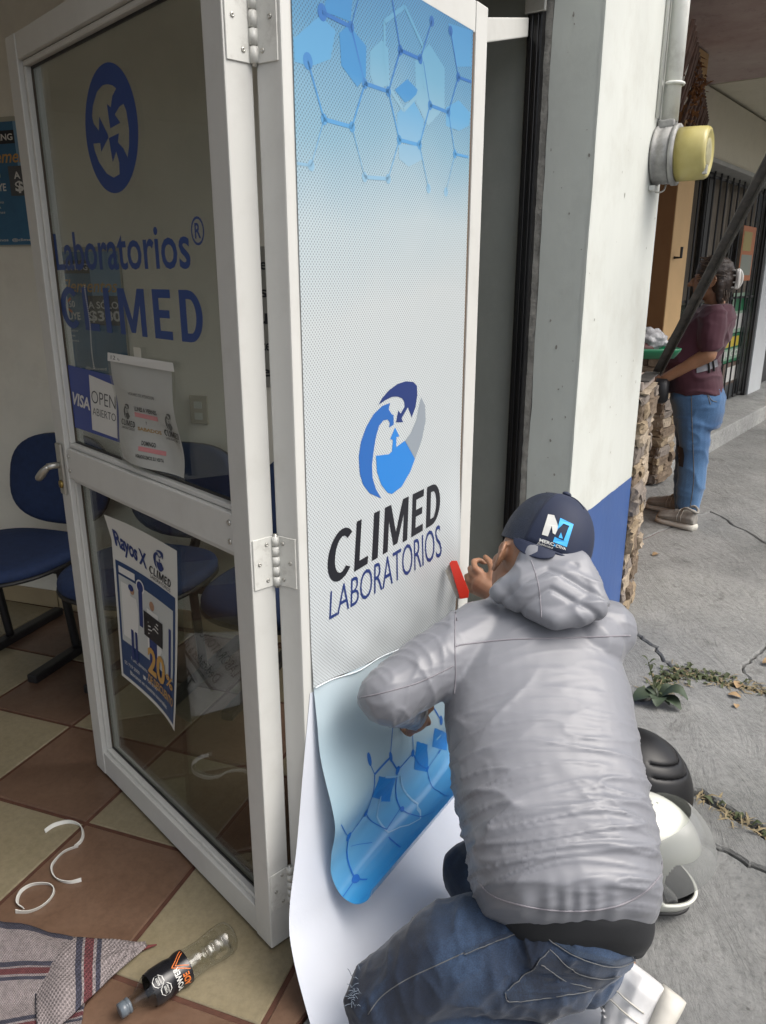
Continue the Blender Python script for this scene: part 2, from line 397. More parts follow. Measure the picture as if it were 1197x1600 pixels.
I_navy = flat('navy_ink', (.012, .03, .14), .45); I_mid = flat('mid_blue_ink', (.02, .115, .38), .45); I_blue = flat('bright_blue_ink', (.022, .19, .55), .45)
I_black = flat('black_ink', (.008, .009, .014), .45); I_grey = flat('grey_ink', (.24, .275, .31), .5); I_white = flat('white_ink', (.62, .62, .59), .5)
I_vinyl = flat('blue_cut_vinyl', (.012, .045, .185), .4); I_gold = flat('gold_ink', (.48, .27, .07), .5); I_orange = flat('orange_ink', (.62, .16, .03), .5)
I_pink = flat('pink_highlighter', (.75, .28, .3), .6); I_skin = flat('printed_skin_tone', (.35, .2, .12), .5); I_dkgrey = flat('dark_grey_ink', (.06, .065, .07), .5)
I_sky = flat('pale_blue_ink', (.16, .3, .45), .5)
_ef = [(x / 2.9925 + 420, y / 2.9925 + 560) for x, y in (EMB_NAVY + EMB_LEFT + EMB_LOW + EMB_GREY)]
def emblem_unit():
    """emblem outline in its own 0..1 box, taken from the printed panel"""
    sh = [[on_fac(x / 2.9925 + 420, y / 2.9925 + 560, -.886) for x, y in P] for P in (EMB_NAVY, EMB_LEFT, EMB_LOW, EMB_GREY)]
    al = [p for s in sh for p in s]; u0 = min(p[0] for p in al); u1 = max(p[0] for p in al); v0 = min(p[1] for p in al); v1 = max(p[1] for p in al)
    return [[((u - u0) / (u1 - u0), (v - v0) / (v1 - v0)) for u, v in s] for s in sh]
EMB = emblem_unit()
# ================================================================== THE SETTING
def plane_obj(name, pts, m, kind='structure'):
    bm = bmesh.new(); bm.faces.new([bm.verts.new(p) for p in pts]); o = obj(name, bm, m); o['kind'] = kind; return o
plane_obj('ground', [(-250, -250, -.16), (250, -250, -.16), (250, 250, -.16), (-250, 250, -.16)], M_asph)
# ---- interior floor: checkerboard of tiles laid askew to the facade
O_SILL = -.80                                                       # line where tiles meet the pavement
floor = obj('floor', box(FZ, -3.4, 5.4, -.14, -.004, -7.5, O_SILL), M_grout); floor['kind'] = 'structure'
T1 = V((.340, .940)).normalized(); T2 = V((.940, -.340)).normalized(); TS = .388; TA = V((-.853, 1.844))
def tile_bm(gap=.0065):
    bm = bmesh.new(); h = TS / 2 - gap; z0, z1, c = -.012, 0.0, .0025
    a = [V((x * h, y * h, z0)) for x, y in ((-1, -1), (1, -1), (1, 1), (-1, 1))]
    b = [V((p.x, p.y, z1 - c)) for p in a]; t = [V((p.x * (1 - c / h), p.y * (1 - c / h), z1)) for p in a]
    ringmesh(bm, [a, b, t]); return fin(bm)
me_b = bpy.data.meshes.new('tile'); bm = tile_bm(); bm.to_mesh(me_b); bm.free(); me_c = me_b.copy(); me_b.materials.append(M_tb); me_c.materials.append(M_tc)
rot = math.atan2(T2.y, T2.x)
for i in range(-7, 5):
    for j in range(-8, 6):
        c = TA + T1 * (i + .5) * TS + T2 * (j + .5) * TS
        o_c = c.x * N2[0] + c.y * N2[1]; a_c = c.x * D2[0] + c.y * D2[1]
        wd = (c - W0).dot(WM)
        if o_c > O_SILL + .25 or wd < -.25 or a_c < -1.6: continue
        me = me_b if (i + j) % 2 else me_c
        M4 = Matrix.Translation((c.x, c.y, random.uniform(-.0006, .0006))) @ Matrix.Rotation(rot, 4, 'Z')
        if o_c > O_SILL - .29:
            bm = bmesh.new(); bm.from_mesh(me); bm.transform(M4)
            r = bmesh.ops.bisect_plane(bm, geom=bm.verts[:] + bm.edges[:] + bm.faces[:], plane_co=FAC(0, O_SILL - .004, 0), plane_no=(N2[0], N2[1], 0), clear_outer=True)
            ed = [e for e in r['geom_cut'] if isinstance(e, bmesh.types.BMEdge)]
            if ed: bmesh.ops.holes_fill(bm, edges=ed)
            if not bm.faces: bm.free(); continue
            o = obj('tile', bm, me.materials[0], floor)
        else:
            o = bpy.data.objects.new('tile', me); COL.objects.link(o); o.matrix_world = M4; o.parent = floor
# ---- pavement: earth bed and cracked concrete slabs
pav = obj('pavement', box(FZ, -4, 16, -.15, -.035, O_SILL, 1.9), M_soil); pav['kind'] = 'structure'
kerb = obj('kerb', box(FZ, -4, 16, -.155, .0, 1.9, 2.05, .012), M_step); kerb['kind'] = 'structure'
def jag(p, q, n, amp, rnd):
    p = V(p); q = V(q); d = q - p; k = V((-d.y, d.x)).normalized()
    co = [rnd.uniform(-amp, amp) for i in range(n // 3 + 2)]                        # coarse bends plus small broken steps
    return [p] + [p + d * ((i + rnd.uniform(-.3, .3)) / n) + k * (np.interp(i / 3, range(len(co)), co) * min(1, (n - i) / 3) + rnd.uniform(-amp, amp) * .45) for i in range(1, n)]
def g2(x, y): v = G(x, y); return (v.x, v.y)
R_ = random.Random(3)
f2 = lambda a, o: FAC(a, o, 0).xy
JA, JB, JC, JD = f2(2.55, O_SILL), V(g2(1000, 1092)), V(g2(1062, 1048)), V(g2(1197, 1082))           # weedy joint
JE = JD + (JD - JC).normalized() * 2.2
KA, KB, KC = f2(1.9, O_SILL), V(g2(1082, 1238)), V(g2(1197, 1306)); KE = KC + (KC - KB).normalized() * 2.0     # second joint
QB, QC = V(g2(1090, 1312)), V(g2(1197, 1362)); QA = f2(1.72, O_SILL); QE = QC + (QC - QB).normalized() * 2.0    # hairline step
def chain(*pts, amp=.01, n=16):
    out = []
    for p, q in zip(pts, pts[1:]): out += jag(p, q, n, amp, R_)
    return out + [V(pts[-1])]
j1 = chain(JA, JB, JC, JD, JE, amp=.014); k1 = chain(KA, KB, KC, KE, amp=.012); q1 = chain(QA, QB, QC, QE, amp=.008)
ck1 = chain(V(g2(968, 972)), V(g2(1018, 1008)), V(g2(1050, 1042)), JC, amp=.014, n=11)
far = f2(16, 1.9); ck2 = chain(JD, V(g2(1160, 1044)), V(g2(1197, 1004)), V(g2(1197, 1004)) + V((1.4, 1.3)), amp=.015, n=11)
hair = chain(V(g2(1010, 840)), V(g2(1110, 800)), V(g2(1197, 850)), V(g2(1197, 850)) + V((1.2, .25)), amp=.018, n=14)
def shrink_poly(pts, g):
    n = len(pts); ar = sum(pts[i].x * pts[(i + 1) % n].y - pts[(i + 1) % n].x * pts[i].y for i in range(n)); sg = 1 if ar > 0 else -1
    out = []
    for i in range(n):
        a, b, c = pts[i - 1], pts[i], pts[(i + 1) % n]; e1 = (b - a); e2 = (c - b)
        n1 = V((-e1.y, e1.x)).normalized() * sg; n2 = V((-e2.y, e2.x)).normalized() * sg
        m_ = (n1 + n2); m_ = m_.normalized() if m_.length > 1e-4 else n1
        out.append(b + m_ * g / max(.45, m_.dot(n1)))
    return out
def slab(pts, gap, z, m, tilt=(0, 0)):
    cl = []
    for p in pts:
        p = V(p)
        if not cl or (p - cl[-1]).length > 1e-3: cl.append(p)
    t = shrink_poly(cl, gap); b = shrink_poly(cl, gap * .6); c = sum(t, V((0, 0))) / len(t)
    bm = bmesh.new(); zz = lambda p: z + (p.x - c.x) * tilt[0] + (p.y - c.y) * tilt[1]
    t2 = shrink_poly(cl, gap + .006)
    A = [bm.verts.new((p.x, p.y, -.034)) for p in b]; B = [bm.verts.new((p.x, p.y, zz(p) - .007)) for p in t]; C_ = [bm.verts.new((p.x, p.y, zz(p))) for p in t2]
    n = len(A)
    for r, s in ((A, B), (B, C_)):
        for i in range(n): bm.faces.new((r[i], r[(i + 1) % n], s[(i + 1) % n], s[i]))
    tri = tessellate_polygon([[V((p.x, p.y, 0)) for p in t2]])
    for f in tri:
        try: bm.faces.new([C_[i] for i in f])
        except ValueError: pass
    bmesh.ops.recalc_face_normals(bm, faces=bm.faces)
    return obj('slab', bm, m, pav)
LF = f2(4.4, O_SILL)
top_edge = [f2(3.28, O_SILL), f2(7.0, -1.75), f2(16, -1.75), f2(16, 1.88)]
# far slabs, split by the long crack and the hairline
slab([JA, f2(3.25, O_SILL), *ck1, *j1[32:0:-1]], .0035, 0.0, M_conc2)
slab([f2(3.25, O_SILL), f2(4.3, -1.02), *hair, f2(7.6, 1.88), f2(6.4, 1.88), *ck2[::-1], *j1[47:32:-1], *ck1[::-1]], .0035, .002, M_conc2)
slab([f2(4.3, -1.02), f2(5.2, -1.75), f2(16, -1.75), f2(16, 1.88), f2(7.6, 1.88), *hair[::-1]], .003, .003, M_conc2)
slab([*ck2, f2(6.4, 1.88), f2(5.4, 1.88), *j1[:47:-1]], .003, -.004, M_conc2)
slab([*j1, f2(5.4, 1.88), f2(3.6, 1.88), *k1[::-1]], .017, .004, M_conc, (.004, -.004))
slab([*k1, f2(3.6, 1.88), f2(3.3, 1.88), *q1[::-1]], .012, 0.0, M_conc)
slab([*q1, f2(3.3, 1.88), f2(1.2, 1.88), f2(1.2, O_SILL)], .004, .002, M_conc)
slab([f2(1.2, O_SILL), f2(1.2, 1.88), f2(-.8, 1.88), f2(-.8, O_SILL)], .006, .001, M_conc)
slab([f2(-.8, O_SILL), f2(-.8, 1.88), f2(-4, 1.88), f2(-4, O_SILL)], .006, .001, M_conc)
# ---- pillar between the shop front and the neighbour
A_P, A_PE, O_P = 2.462, 3.283, -.791
pil = thing('pillar', FAC(2.85, -.95, 0), 'white painted plaster pillar with a blue painted foot beside the printed panel', 'pillar')
obj('plaster_core', box(FZ, A_P + .004, A_PE, -.13, 3.3, -1.02, O_P - .003), M_mortar, pil)
bm = bmesh.new()
def skin(a0, a1, z0, z1, o0, o1, m, name, lbl=None, nx=10, nz_=28, amp=.002):
    """thin coat of paint or render with a slightly wavy face"""
    o = obj(name, box(FZ, a0, a1, z0, z1, o0, o1, .002, 1), m, pil)
    if lbl: o['label'] = lbl
    return o
skin(A_P, A_PE + .001, .672, 3.3, O_P - .003, O_P, M_pw, 'white_street_face')
skin(A_P, A_PE + .0015, -.03, .672, O_P - .003, O_P + .0012, M_blue, 'blue_painted_foot', 'blue painted lower band')
# grey near face: jagged edge towards the mortar strip
bm = bmesh.new(); rows = 60; L_, R2 = [], []
for k in range(rows + 1):
    z = -.03 + 3.33 * k / rows
    jo = -.945 + .006 * noise.noise((z * 5, 0, 0)) + .004 * noise.noise((z * 21, 3, 0))
    L_.append(jo); 
for k in range(rows + 1):
    z = -.03 + 3.33 * k / rows
    bm.verts.new(FAC(A_P - .005, L_[k], z)); bm.verts.new(FAC(A_P - .005, O_P + .0005 + .0012 * noise.noise((z * 6, 9, 0)), z))
    bm.verts.new(FAC(A_P + .004, L_[k] - .001, z)); bm.verts.new(FAC(A_P + .004, O_P - .0005, z))
bm.verts.ensure_lookup_table()
for k in range(rows):
    a = 4 * k; b = a + 4
    bm.faces.new([bm.verts[i] for i in (a, a + 1, b + 1, b)]); bm.faces.new([bm.verts[i] for i in (a + 2, a, b, b + 2)]); bm.faces.new([bm.verts[i] for i in (a + 1, a + 3, b + 3, b + 1)])
bmesh.ops.recalc_face_normals(bm, faces=bm.faces); obj('grey_side_face', bm, M_pg, pil)
bm = bmesh.new(); vv = []
for k in range(141):
    z = .5 + 2.8 * k / 140; e = O_P - .006 + .007 * noise.noise((z * 3.1, 4, 0)) + .003 * noise.noise((z * 17, 2, 0)); vv.append([bm.verts.new(FAC(A_P - .0062, O_P + .0004, z)), bm.verts.new(FAC(A_P - .0062, min(e, O_P - .001), z))])
for a, b in zip(vv, vv[1:]): bm.faces.new((a[0], a[1], b[1], b[0]))
obj('paint_edge', bm, M_pw, pil)
bm = bmesh.new(); vv = []
for k in range(91):
    a = A_P - .004 + (A_PE - A_P + .004) * k / 90; e = .672 + .0045 * noise.noise((a * 7, 1, 0)) + .003 * noise.noise((a * 31, 8, 0)); vv.append([bm.verts.new(FAC(a, O_P + .0018, .655)), bm.verts.new(FAC(a, O_P + .0018, e + .003))])
for a, b in zip(vv, vv[1:]): bm.faces.new((a[0], a[1], b[1], b[0]))
obj('paint_edge', bm, M_blue, pil)
bm = bmesh.new(); rn = random.Random(12)                             # small chips and flecks in the paint
for k in range(46):
    z = rn.uniform(.7, 2.4); side_ = rn.random() < .55; r0 = rn.uniform(.0012, .0048); el = rn.uniform(.5, 2.4)
    c = rn.uniform(-.93, O_P - .015) if side_ else rn.uniform(A_P + .02, A_PE - .02); n_ = 7
    pts = [(c + r0 * math.cos(q * math.tau / n_) * rn.uniform(.5, 1.2), z + r0 * el * math.sin(q * math.tau / n_) * rn.uniform(.5, 1.2)) for q in range(n_)]
    bm.faces.new([bm.verts.new(FAC(A_P - .0066, p, q) if side_ else FAC(p, O_P + .0012, q)) for p, q in pts])
tag(obj('paint_chips', bm, M_mortar, pil), None, None, None, 'stuff')
# mortar strip
bm = bmesh.new(); P = [[FAC(A_P - .004 + .007 * noise.noise((k * .9, j * 1.7, 0)), -.985 + .013 * j, -.03 + 3.33 * k / 160) for j in range(4)] for k in range(161)]
vv = [[bm.verts.new(p) for p in r] for r in P]
for a, b in zip(vv, vv[1:]):
    for i in range(3): bm.faces.new((a[i], a[i + 1], b[i + 1], b[i]))
obj('mortar_strip', bm, M_mortar, pil, True)
# black steel post fixed to the pillar's inner edge
post = thing('steel_post', FAC(A_P - .02, -.99, 0), 'black painted steel post standing against the grey side of the pillar', 'post')
obj('post_tube', box(FZ, A_P - .032, A_P + .02, 0, 3.2, -1.015, -.968, .004), M_blackpost, post)
for o0 in (-1.0, -.982): obj('post_rib', box(FZ, A_P - .037, A_P - .0325, 0, 3.2, o0 - .004, o0 + .004, .001, 1), M_blackpost, post)
obj('post_collar', box(FZ, A_P - .045, A_P - .034, 2.235, 2.36, -1.02, -.955, .004), M_steel, post)
# dark grey side wall behind the post
dw = thing('side_wall', FAC(A_P + .1, -1.2, 0), 'dark grey painted wall end in the gap between the printed panel and the black post', 'wall')
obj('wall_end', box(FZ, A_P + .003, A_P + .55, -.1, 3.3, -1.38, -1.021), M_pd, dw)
# interior walls, ceiling
iw = thing('interior_wall', WALL(1.6, 0), 'cream plastered interior wall behind the blue chairs', 'wall')
obj('plaster', box(WALL, -.35, 5.2, -.1, 2.5, -.16, 0), M_wall, iw)
n_sk = 14
for k in range(n_sk):
    if k * .36 > 5: break
    obj('skirting_tile', box(WALL, .02 + k * .36, .02 + k * .36 + .354, 0.0005, .085, .001, .011, .0015, 1), M_skirt, iw)
bw = tag(obj('back_wall', box(FZ, -3.2, 5.2, -.1, 2.5, -5.5, -5.36), M_wall), 'cream back wall deep inside the shop', 'wall')
fw = thing('front_wall', FAC(-1, -1, 0), 'dark grey wall strip over the printed panel and the unseen front opened for light', 'wall')
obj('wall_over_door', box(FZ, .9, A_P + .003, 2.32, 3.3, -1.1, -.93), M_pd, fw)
obj('wall_over_opening', box(FZ, -3.2, .898, 2.5, 3.3, -1.1, -.93), M_pw, fw)  # unseen front below is left open so more daylight reaches the interior
ceil = obj('ceiling', box(FZ, -3.3, 5.4, 2.5, 2.62, -5.6, -1.1), M_ceil); ceil['kind'] = 'structure'
roof = obj('roof', box(FZ, -3.3, 3.283, 3.3, 3.42, -5.6, -.76), M_conc2); roof['kind'] = 'structure'

# ================================================================== GLASS DOOR LEAF
door = thing('glass_door', LEAF(.45, 0), 'white aluminium door leaf with two glass panes and blue vinyl lettering, standing open', 'door')
TD = -.055                                                                       # leaf thickness behind its front face
SB = .004
obj('stile', box(LEAF, 0, .062, .012, 2.045, TD, 0, .003), M_frame, door)
obj('stile', box(LEAF, .893, .955, .012, 2.045, TD, 0, .003), M_frame, door)
for nm, z0, z1 in (('bottom_rail', .012, .088), ('middle_rail', .968, 1.05), ('top_rail', 1.99, 2.045)):
    obj(nm, box(LEAF, .0625, .8925, z0, z1, TD + .002, -.002, .0025), M_frame, door)
for z0, z1 in ((.0885, .9675), (1.0505, 1.9895)):
    # dark gasket, glazing beads, pane
    pane = obj('glass_pane', box(LEAF, .066, .889, z0 + .003, z1 - .003, -.036, -.030), M_glass, door)
    bead = [('h', z0 + .001, z0 + .013), ('h', z1 - .013, z1 - .001), ('v', .0635, .0755), ('v', .8795, .8915)]
    for k, a, b in bead:
        u = (.0635, .8915, a, b) if k == 'h' else (a, b, z0 + .0135, z1 - .0135)
        obj('glazing_bead', box(LEAF, u[0], u[1], u[2], u[3], -.029, -.012, .002, 1), M_frame, door)
    for k, a, b in (('h', z0 + .0135, z0 + .019), ('h', z1 - .019, z1 - .0135), ('v', .076, .0815), ('v', .8735, .879)):
        u = (.0755, .879, a, b) if k == 'h' else (a, b, z0 + .0195, z1 - .0195)
        obj('rubber_gasket', box(LEAF, u[0], u[1], u[2], u[3], -.0295, -.0255), M_bead if k == 'v' and a > .5 else M_black, door)
# groove lines on the profiles
def screw(p, n, r, parent, m=M_steel):
    bm = bmesh.new(); d, s, t = basis(n)
    ringmesh(bm, [[p + (s * math.cos(k * math.tau / 12) + t * math.sin(k * math.tau / 12)) * rr + d * h for k in range(12)] for rr, h in ((r, 0), (r * .8, r * .4), (r * .35, r * .45), (r * .3, r * .1))])
    return obj('screw', fin(bm), m, parent, True)
nl3 = V((NL2.x, NL2.y, 0))
for b in (.075, .88):
    for z in (.99, 1.03): screw(LEAF(b, z, -.0018), nl3, .0065, door)
# lever handle on the free stile
hd = obj('escutcheon', box(LEAF, .908, .942, .915, 1.06, .0005, .009, .004, 3), M_steel, door)
bm = bmesh.new(); tube(bm, [LEAF(.925, 1.000, .005), LEAF(.925, 1.000, .042)], .009, 12); obj('handle_spindle', fin(bm), M_steel, hd, True)
bm = bmesh.new()
pts = spline([LEAF(.925, 1.000, .040), LEAF(.94, .985, .048), LEAF(.965, .965, .052), LEAF(.99, .958, .048)], 5)
tube(bm, pts, [.007 + .0045 * math.sin(i / (len(pts) - 1) * 3.0) for i in range(len(pts))], 12); obj('lever', fin(bm), M_steel, hd, True)
bm = bmesh.new(); tube(bm, [LEAF(.9552, .93, -.03), LEAF(.975, .93, -.03)], .011, 10); obj('lock_bolt', fin(bm), mat('brass', (.4, .29, .1), .4, .1, metal=.9), door, True)
bm = bmesh.new(); tube(bm, [LEAF(.925, .945, .008), LEAF(.925, .945, .014)], .011, 14); obj('keyhole_cylinder', fin(bm), mat('brass', (.4, .29, .1)), hd, True)
# vinyl lettering on the upper pane
gl = lambda off: (lambda b, z: LEAF(b, z, off))
em = Print(gl(PG))
c_u, c_v = tog(.432, 1.783); r_ = .124
outer = [(c_u + r_ * math.cos(k * math.tau / 56), c_v + r_ * math.sin(k * math.tau / 56)) for k in range(56)]
HOLE = [(405,237),(440,245),(468,268),(440,320),(428,405),(400,378),(425,555),(497,515),(457,455),(490,400),(520,378),(540,430),(560,560),(560,680),(550,765),(520,700),(480,655),(487,590),(415,625),(443,800),(468,720),(490,800),(492,885),(450,910),(400,880),(345,800),(315,720),(303,665),(353,660),(360,725),(412,620),(407,597),(345,470),(343,572),(305,520),(294,470),(300,390),(330,290),(370,245)]
em.poly(outer, [zpx(HOLE, 4.604, 80, 80, lambda x, y: tog(*on_leaf(x, y)))]); em.make('emblem', I_vinyl, door, 'round blue emblem of three arrows')
t = Print(gl(PG)); t.text('Laboratorios', [tog(*p) for p in ((.798, 1.512), (.150, 1.512), (.150, 1.597), (.798, 1.597))], bold=.012)
t.disc(tog(.118, 1.578), .024, .026, 20, .82); t.text('R', [tog(*p) for p in ((.128, 1.565), (.107, 1.565), (.107, 1.592), (.128, 1.592))], .02); t.make('lettering', I_vinyl, door)
t = Print(gl(PG))
for ch, b0, b1 in (('C', .795, .70), ('L', .665, .585), ('I', .548, .52), ('M', .475, .35), ('E', .315, .24), ('D', .205, .12)):
    t.glyph(ch, lambda x, y: tog(b0 + (b1 - b0) * x, 1.376 + .098 * y))
t.make('lettering', I_vinyl, door)
# hinges between the leaf and the printed panel
A0, A1, OP = 1.108, 1.885, -.886
HK = LEAF(-.006, 0, -.06)
panel_edge = FAC(A0, OP - .055, 0)
def hinge(z0, z1):
    lz = z1 - z0; n_leaf = V((-L2.x, -L2.y, 0)); n_pan = V((-D2[0], -D2[1], 0))
    pl = box(lambda u, v, o: LEAF(-o, v, u), -.05, -.004, z0, z1, .0005, .003, .001, 1); hp = obj('hinge', pl, M_hinge, door)
    kp = V(((LEAF(-.008, 0, -.058) + FAC(A0 - .008, OP - .056, 0)) / 2).xy)
    p2 = box(lambda u, v, o: FAC(A0 - o, OP + u, v), -.052, -.006, z0, z1, .0005, .003, .001, 1); obj('hinge_plate', p2, M_hinge, hp)
    for i in range(5):
        a = z0 + lz * i / 5 + .0012; b = z0 + lz * (i + 1) / 5 - .0012
        bm = bmesh.new(); tube(bm, [(kp.x, kp.y, a), (kp.x, kp.y, b)], .0075, 12); obj('knuckle', fin(bm), M_hinge, hp, True)
    bm = bmesh.new(); tube(bm, [(kp.x, kp.y, z0 - .004), (kp.x, kp.y, z1 + .004)], .004, 10); obj('hinge_pin', fin(bm), M_steel, hp, True)
    for k, u in enumerate((-.036, -.018, -.036)):
        z = z0 + lz * (.14 + .36 * k)
        screw(LEAF(-.003, z, u), n_leaf, .0045, hp); screw(FAC(A0 - .003, OP + u - .002, z), n_pan, .0045, hp)
hinge(1.835, 1.965); hinge(.905, 1.01); hinge(.115, .215)

# ================================================================== PRINTED PANEL (side leaf)
pan = thing('door_panel', FAC(1.5, OP, 0), 'white aluminium framed side panel hinged to the glass door, covered by the printed film', 'panel')
obj('stile', box(FZ, A0, A0 + .06, .03, 2.1, OP - .055, OP, .003), M_frame, pan)
obj('stile', box(FZ, A1 - .062, A1, .03, 2.1, OP - .055, OP, .003), M_frame, pan)
obj('top_rail', box(FZ, A0 + .0605, A1 - .0625, 2.035, 2.1, OP - .053, OP - .002, .0025), M_frame, pan)
obj('bottom_rail', box(FZ, A0 + .0605, A1 - .0625, .03, .11, OP - .053, OP - .002, .0025), M_frame, pan)
obj('glass_pane', box(FZ, A0 + .062, A1 - .064, .112, 2.033, OP - .03, OP - .022), M_glass, pan)
obj('backing_board', box(FZ, A0 + .0605, A1 - .0625, .1105, 2.0345, OP - .021, OP - .004), mat('brown_hardboard', (.12, .08, .05), .7), pan)
bm = bmesh.new(); e0 = [(OP - .05, 2.03), (OP - .02, 2.03), (OP - .02, 2.085), (OP - .05, 2.085)]; e1 = [(-1.035, 2.175), (-1.005, 2.175), (-1.005, 2.225), (-1.035, 2.225)]
prism(bm, [FAC(A1 + .003, o, z) for o, z in e0], [FAC(A_P - .045, o, z) for o, z in e1]); fin(bm, .003)
hb = tag(obj('header_bar', bm, M_frame), 'white metal bar joining the top of the printed panel to the black post', 'bar')
# ================================================================== PRINTED FILM (being stuck on the panel)
A_L, A_R, OF = 1.135, 1.802, OP + .0025
def zpeel(a): return .673 - (a - A_L) * .176
PROF = spline([(0, 0, 0), (.006, -.08, 0), (.012, -.17, 0), (.044, -.315, 0), (.034, -.40, 0), (.034, -.455, 0), (.06, -.497, 0), (.10, -.503, 0), (.135, -.475, 0), (.148, -.44, 0)], 8)
def FLAT(a, z): return FAC(a, OF, z)
def film_low(a, r, off=0.0):
    x = max(0, min(.9999, r)) * (len(PROF) - 1); i = int(x); f = x - i
    p = PROF[i].lerp(PROF[i + 1], f); d = (PROF[i + 1] - PROF[i]).normalized()
    zp = zpeel(a); k = (zp - .168) / .505; k2 = (a - A_L) / (A_R - A_L)
    wob = .003 + .004 * math.sin(k2 * 9 + r * 4) * math.sin(math.pi * min(1, r * 1.3))
    return FAC(a - .01 * r * r, OF + p.x * (1 - .25 * k2 * (r < .7)) + wob - d.y * off, zp + p.y * k + d.x * off)
def to_px(p):
    q = p - EYE; dd = q.y * math.cos(PITCH) - q.z * math.sin(PITCH); up = q.y * math.sin(PITCH) + q.z * math.cos(PITCH)
    return 598.5 + F_PX * q.x / dd, 800 - F_PX * up / dd
_lg = [(a, r, *to_px(film_low(a, r))) for a in np.linspace(A_L, A_R, 150) for r in np.linspace(0, 1, 240)]
_la = np.array(_lg)
def on_low(x, y):
    k = np.argmin((_la[:, 2] - x) ** 2 + (_la[:, 3] - y) ** 2); return (float(_la[k, 0]), float(_la[k, 1]))
def film_mat(name, stops, v0, v1, perf, rough=.42, coat=.25):
    m, ns, lk, bs = new_mat(name); nt = m.node_tree
    uv = ns.new('ShaderNodeUVMap'); sp = ns.new('ShaderNodeSeparateXYZ'); lk.new(uv.outputs[0], sp.inputs[0])
    mr = ns.new('ShaderNodeMapRange'); lk.new(sp.outputs[1], mr.inputs[0]); mr.inputs[1].default_value = v0; mr.inputs[2].default_value = v1
    nm = ns.new('ShaderNodeMath'); nm.operation = 'MULTIPLY_ADD'; lk.new(noise_n(nt, 3.0, 2, .5), nm.inputs[0]); nm.inputs[1].default_value = .10
    lk.new(mr.outputs[0], nm.inputs[2]); c = ramp(nt, nm.outputs[0], stops)
    if perf:
        def wave(sock, k):
            a = ns.new('ShaderNodeMath'); a.operation = 'MULTIPLY'; a.inputs[1].default_value = k; lk.new(sock, a.inputs[0])
            b = ns.new('ShaderNodeMath'); b.operation = 'SINE'; lk.new(a.outputs[0], b.inputs[0]); return b.outputs[0]
        mu = ns.new('ShaderNodeMath'); mu.operation = 'MULTIPLY'; lk.new(wave(sp.outputs[0], math.tau / .0086), mu.inputs[0]); lk.new(wave(sp.outputs[1], math.tau / .0086), mu.inputs[1])
        holes = ramp(nt, mu.outputs[0], [(.0, (1, 1, 1)), (.12, (1, 1, 1)), (.38, (1 - perf,) * 3), (.7, (1 - perf * 1.5,) * 3)])
        c = mixc(nt, 1.0, c, holes, 'MULTIPLY')
    lk.new(c, bs.inputs['Base Color']); bs.inputs['Roughness'].default_value = rough; bs.inputs['Coat Weight'].default_value = coat; bs.inputs['Coat Roughness'].default_value = .18
    bump(nt, bs, noise_n(nt, 5, 2, .5), .12, .006); bump(nt, bs, noise_n(nt, 40, 3, .6), .06, .0015)
    return m
M_film = film_mat('printed_perforated_film', [(0, (.52, .555, .57)), (.63, (.51, .55, .56)), (.73, (.43, .51, .545)), (.83, (.20, .36, .465)), (.93, (.065, .225, .385)), (1, (.03, .165, .33))], .55, 2.1, .34)
M_low = film_mat('printed_loose_film', [(0, (.50, .58, .62)), (.32, (.36, .50, .58)), (.52, (.16, .40, .60)), (.75, (.04, .29, .60)), (1, (.02, .22, .54))], 0, 1.08, 0, .3, .5)
film = thing('printed_film', FAC(1.47, OF, 0), 'printed blue and white perforated film with laboratory logo being stuck on the side panel', 'film')
# film lies wrinkled near the squeegee; flat elsewhere
def flat_off(a, z, off=0.0):
    g = math.exp(-((a - 1.76) / .05) ** 2 - ((z - .80) / .13) ** 2) * .022 + math.exp(-((z - zpeel(a) - .03) / .05) ** 2) * .004 * math.sin(a * 30)
    g += math.exp(-((z - .70) / .06) ** 2) * .0015 * math.sin(a * 42 + z * 25)
    return FAC(a, OF + g * .8 + off, z)
bm = bmesh.new(); nu, nv = 70, 150; vv = []
for j in range(nv + 1):
    row = []
    for i in range(nu + 1):
        a = A_L + (A_R - A_L) * i / nu; z0 = zpeel(a); z = z0 + (2.034 - z0) * j / nv
        row.append((a, z, bm.verts.new(flat_off(a, z))))
    vv.append(row)
uvl = bm.loops.layers.uv.new('uv')
def fillgrid(bm, vv, uvl):
    for r, s in zip(vv, vv[1:]):
        for i in range(len(r) - 1):
            q = (r[i], r[i + 1], s[i + 1], s[i]); f = bm.faces.new([x[2] for x in q]); f.smooth = True
            for l, x in zip(f.loops, q): l[uvl].uv = (x[0], x[1])
fillgrid(bm, vv, uvl); sheet = obj('applied_sheet', bm, M_film, film)
bm = bmesh.new(); uvl = bm.loops.layers.uv.new('uv'); nu, nv = 40, 72
vv = [[(a, r, bm.verts.new(film_low(a, r))) for a in np.linspace(A_L, A_R, nu + 1)] for r in np.linspace(0, 1, nv + 1)]
fillgrid(bm, vv, uvl); low = obj('loose_sheet', bm, M_low, film)
bm = bmesh.new()                                                     # folded edge of the liner
for side in (0, 1): pass
e0 = [film_low(a, -.0, .003 + .002 * math.sin(a * 40)) + V((0, 0, .004 * math.sin(a * 23))) for a in np.linspace(A_L, A_R, 50)]
tube(bm, e0, .0016, 6); obj('liner_edge', bm, mat('liner_paper', (.66, .72, .75), .5), low, True)
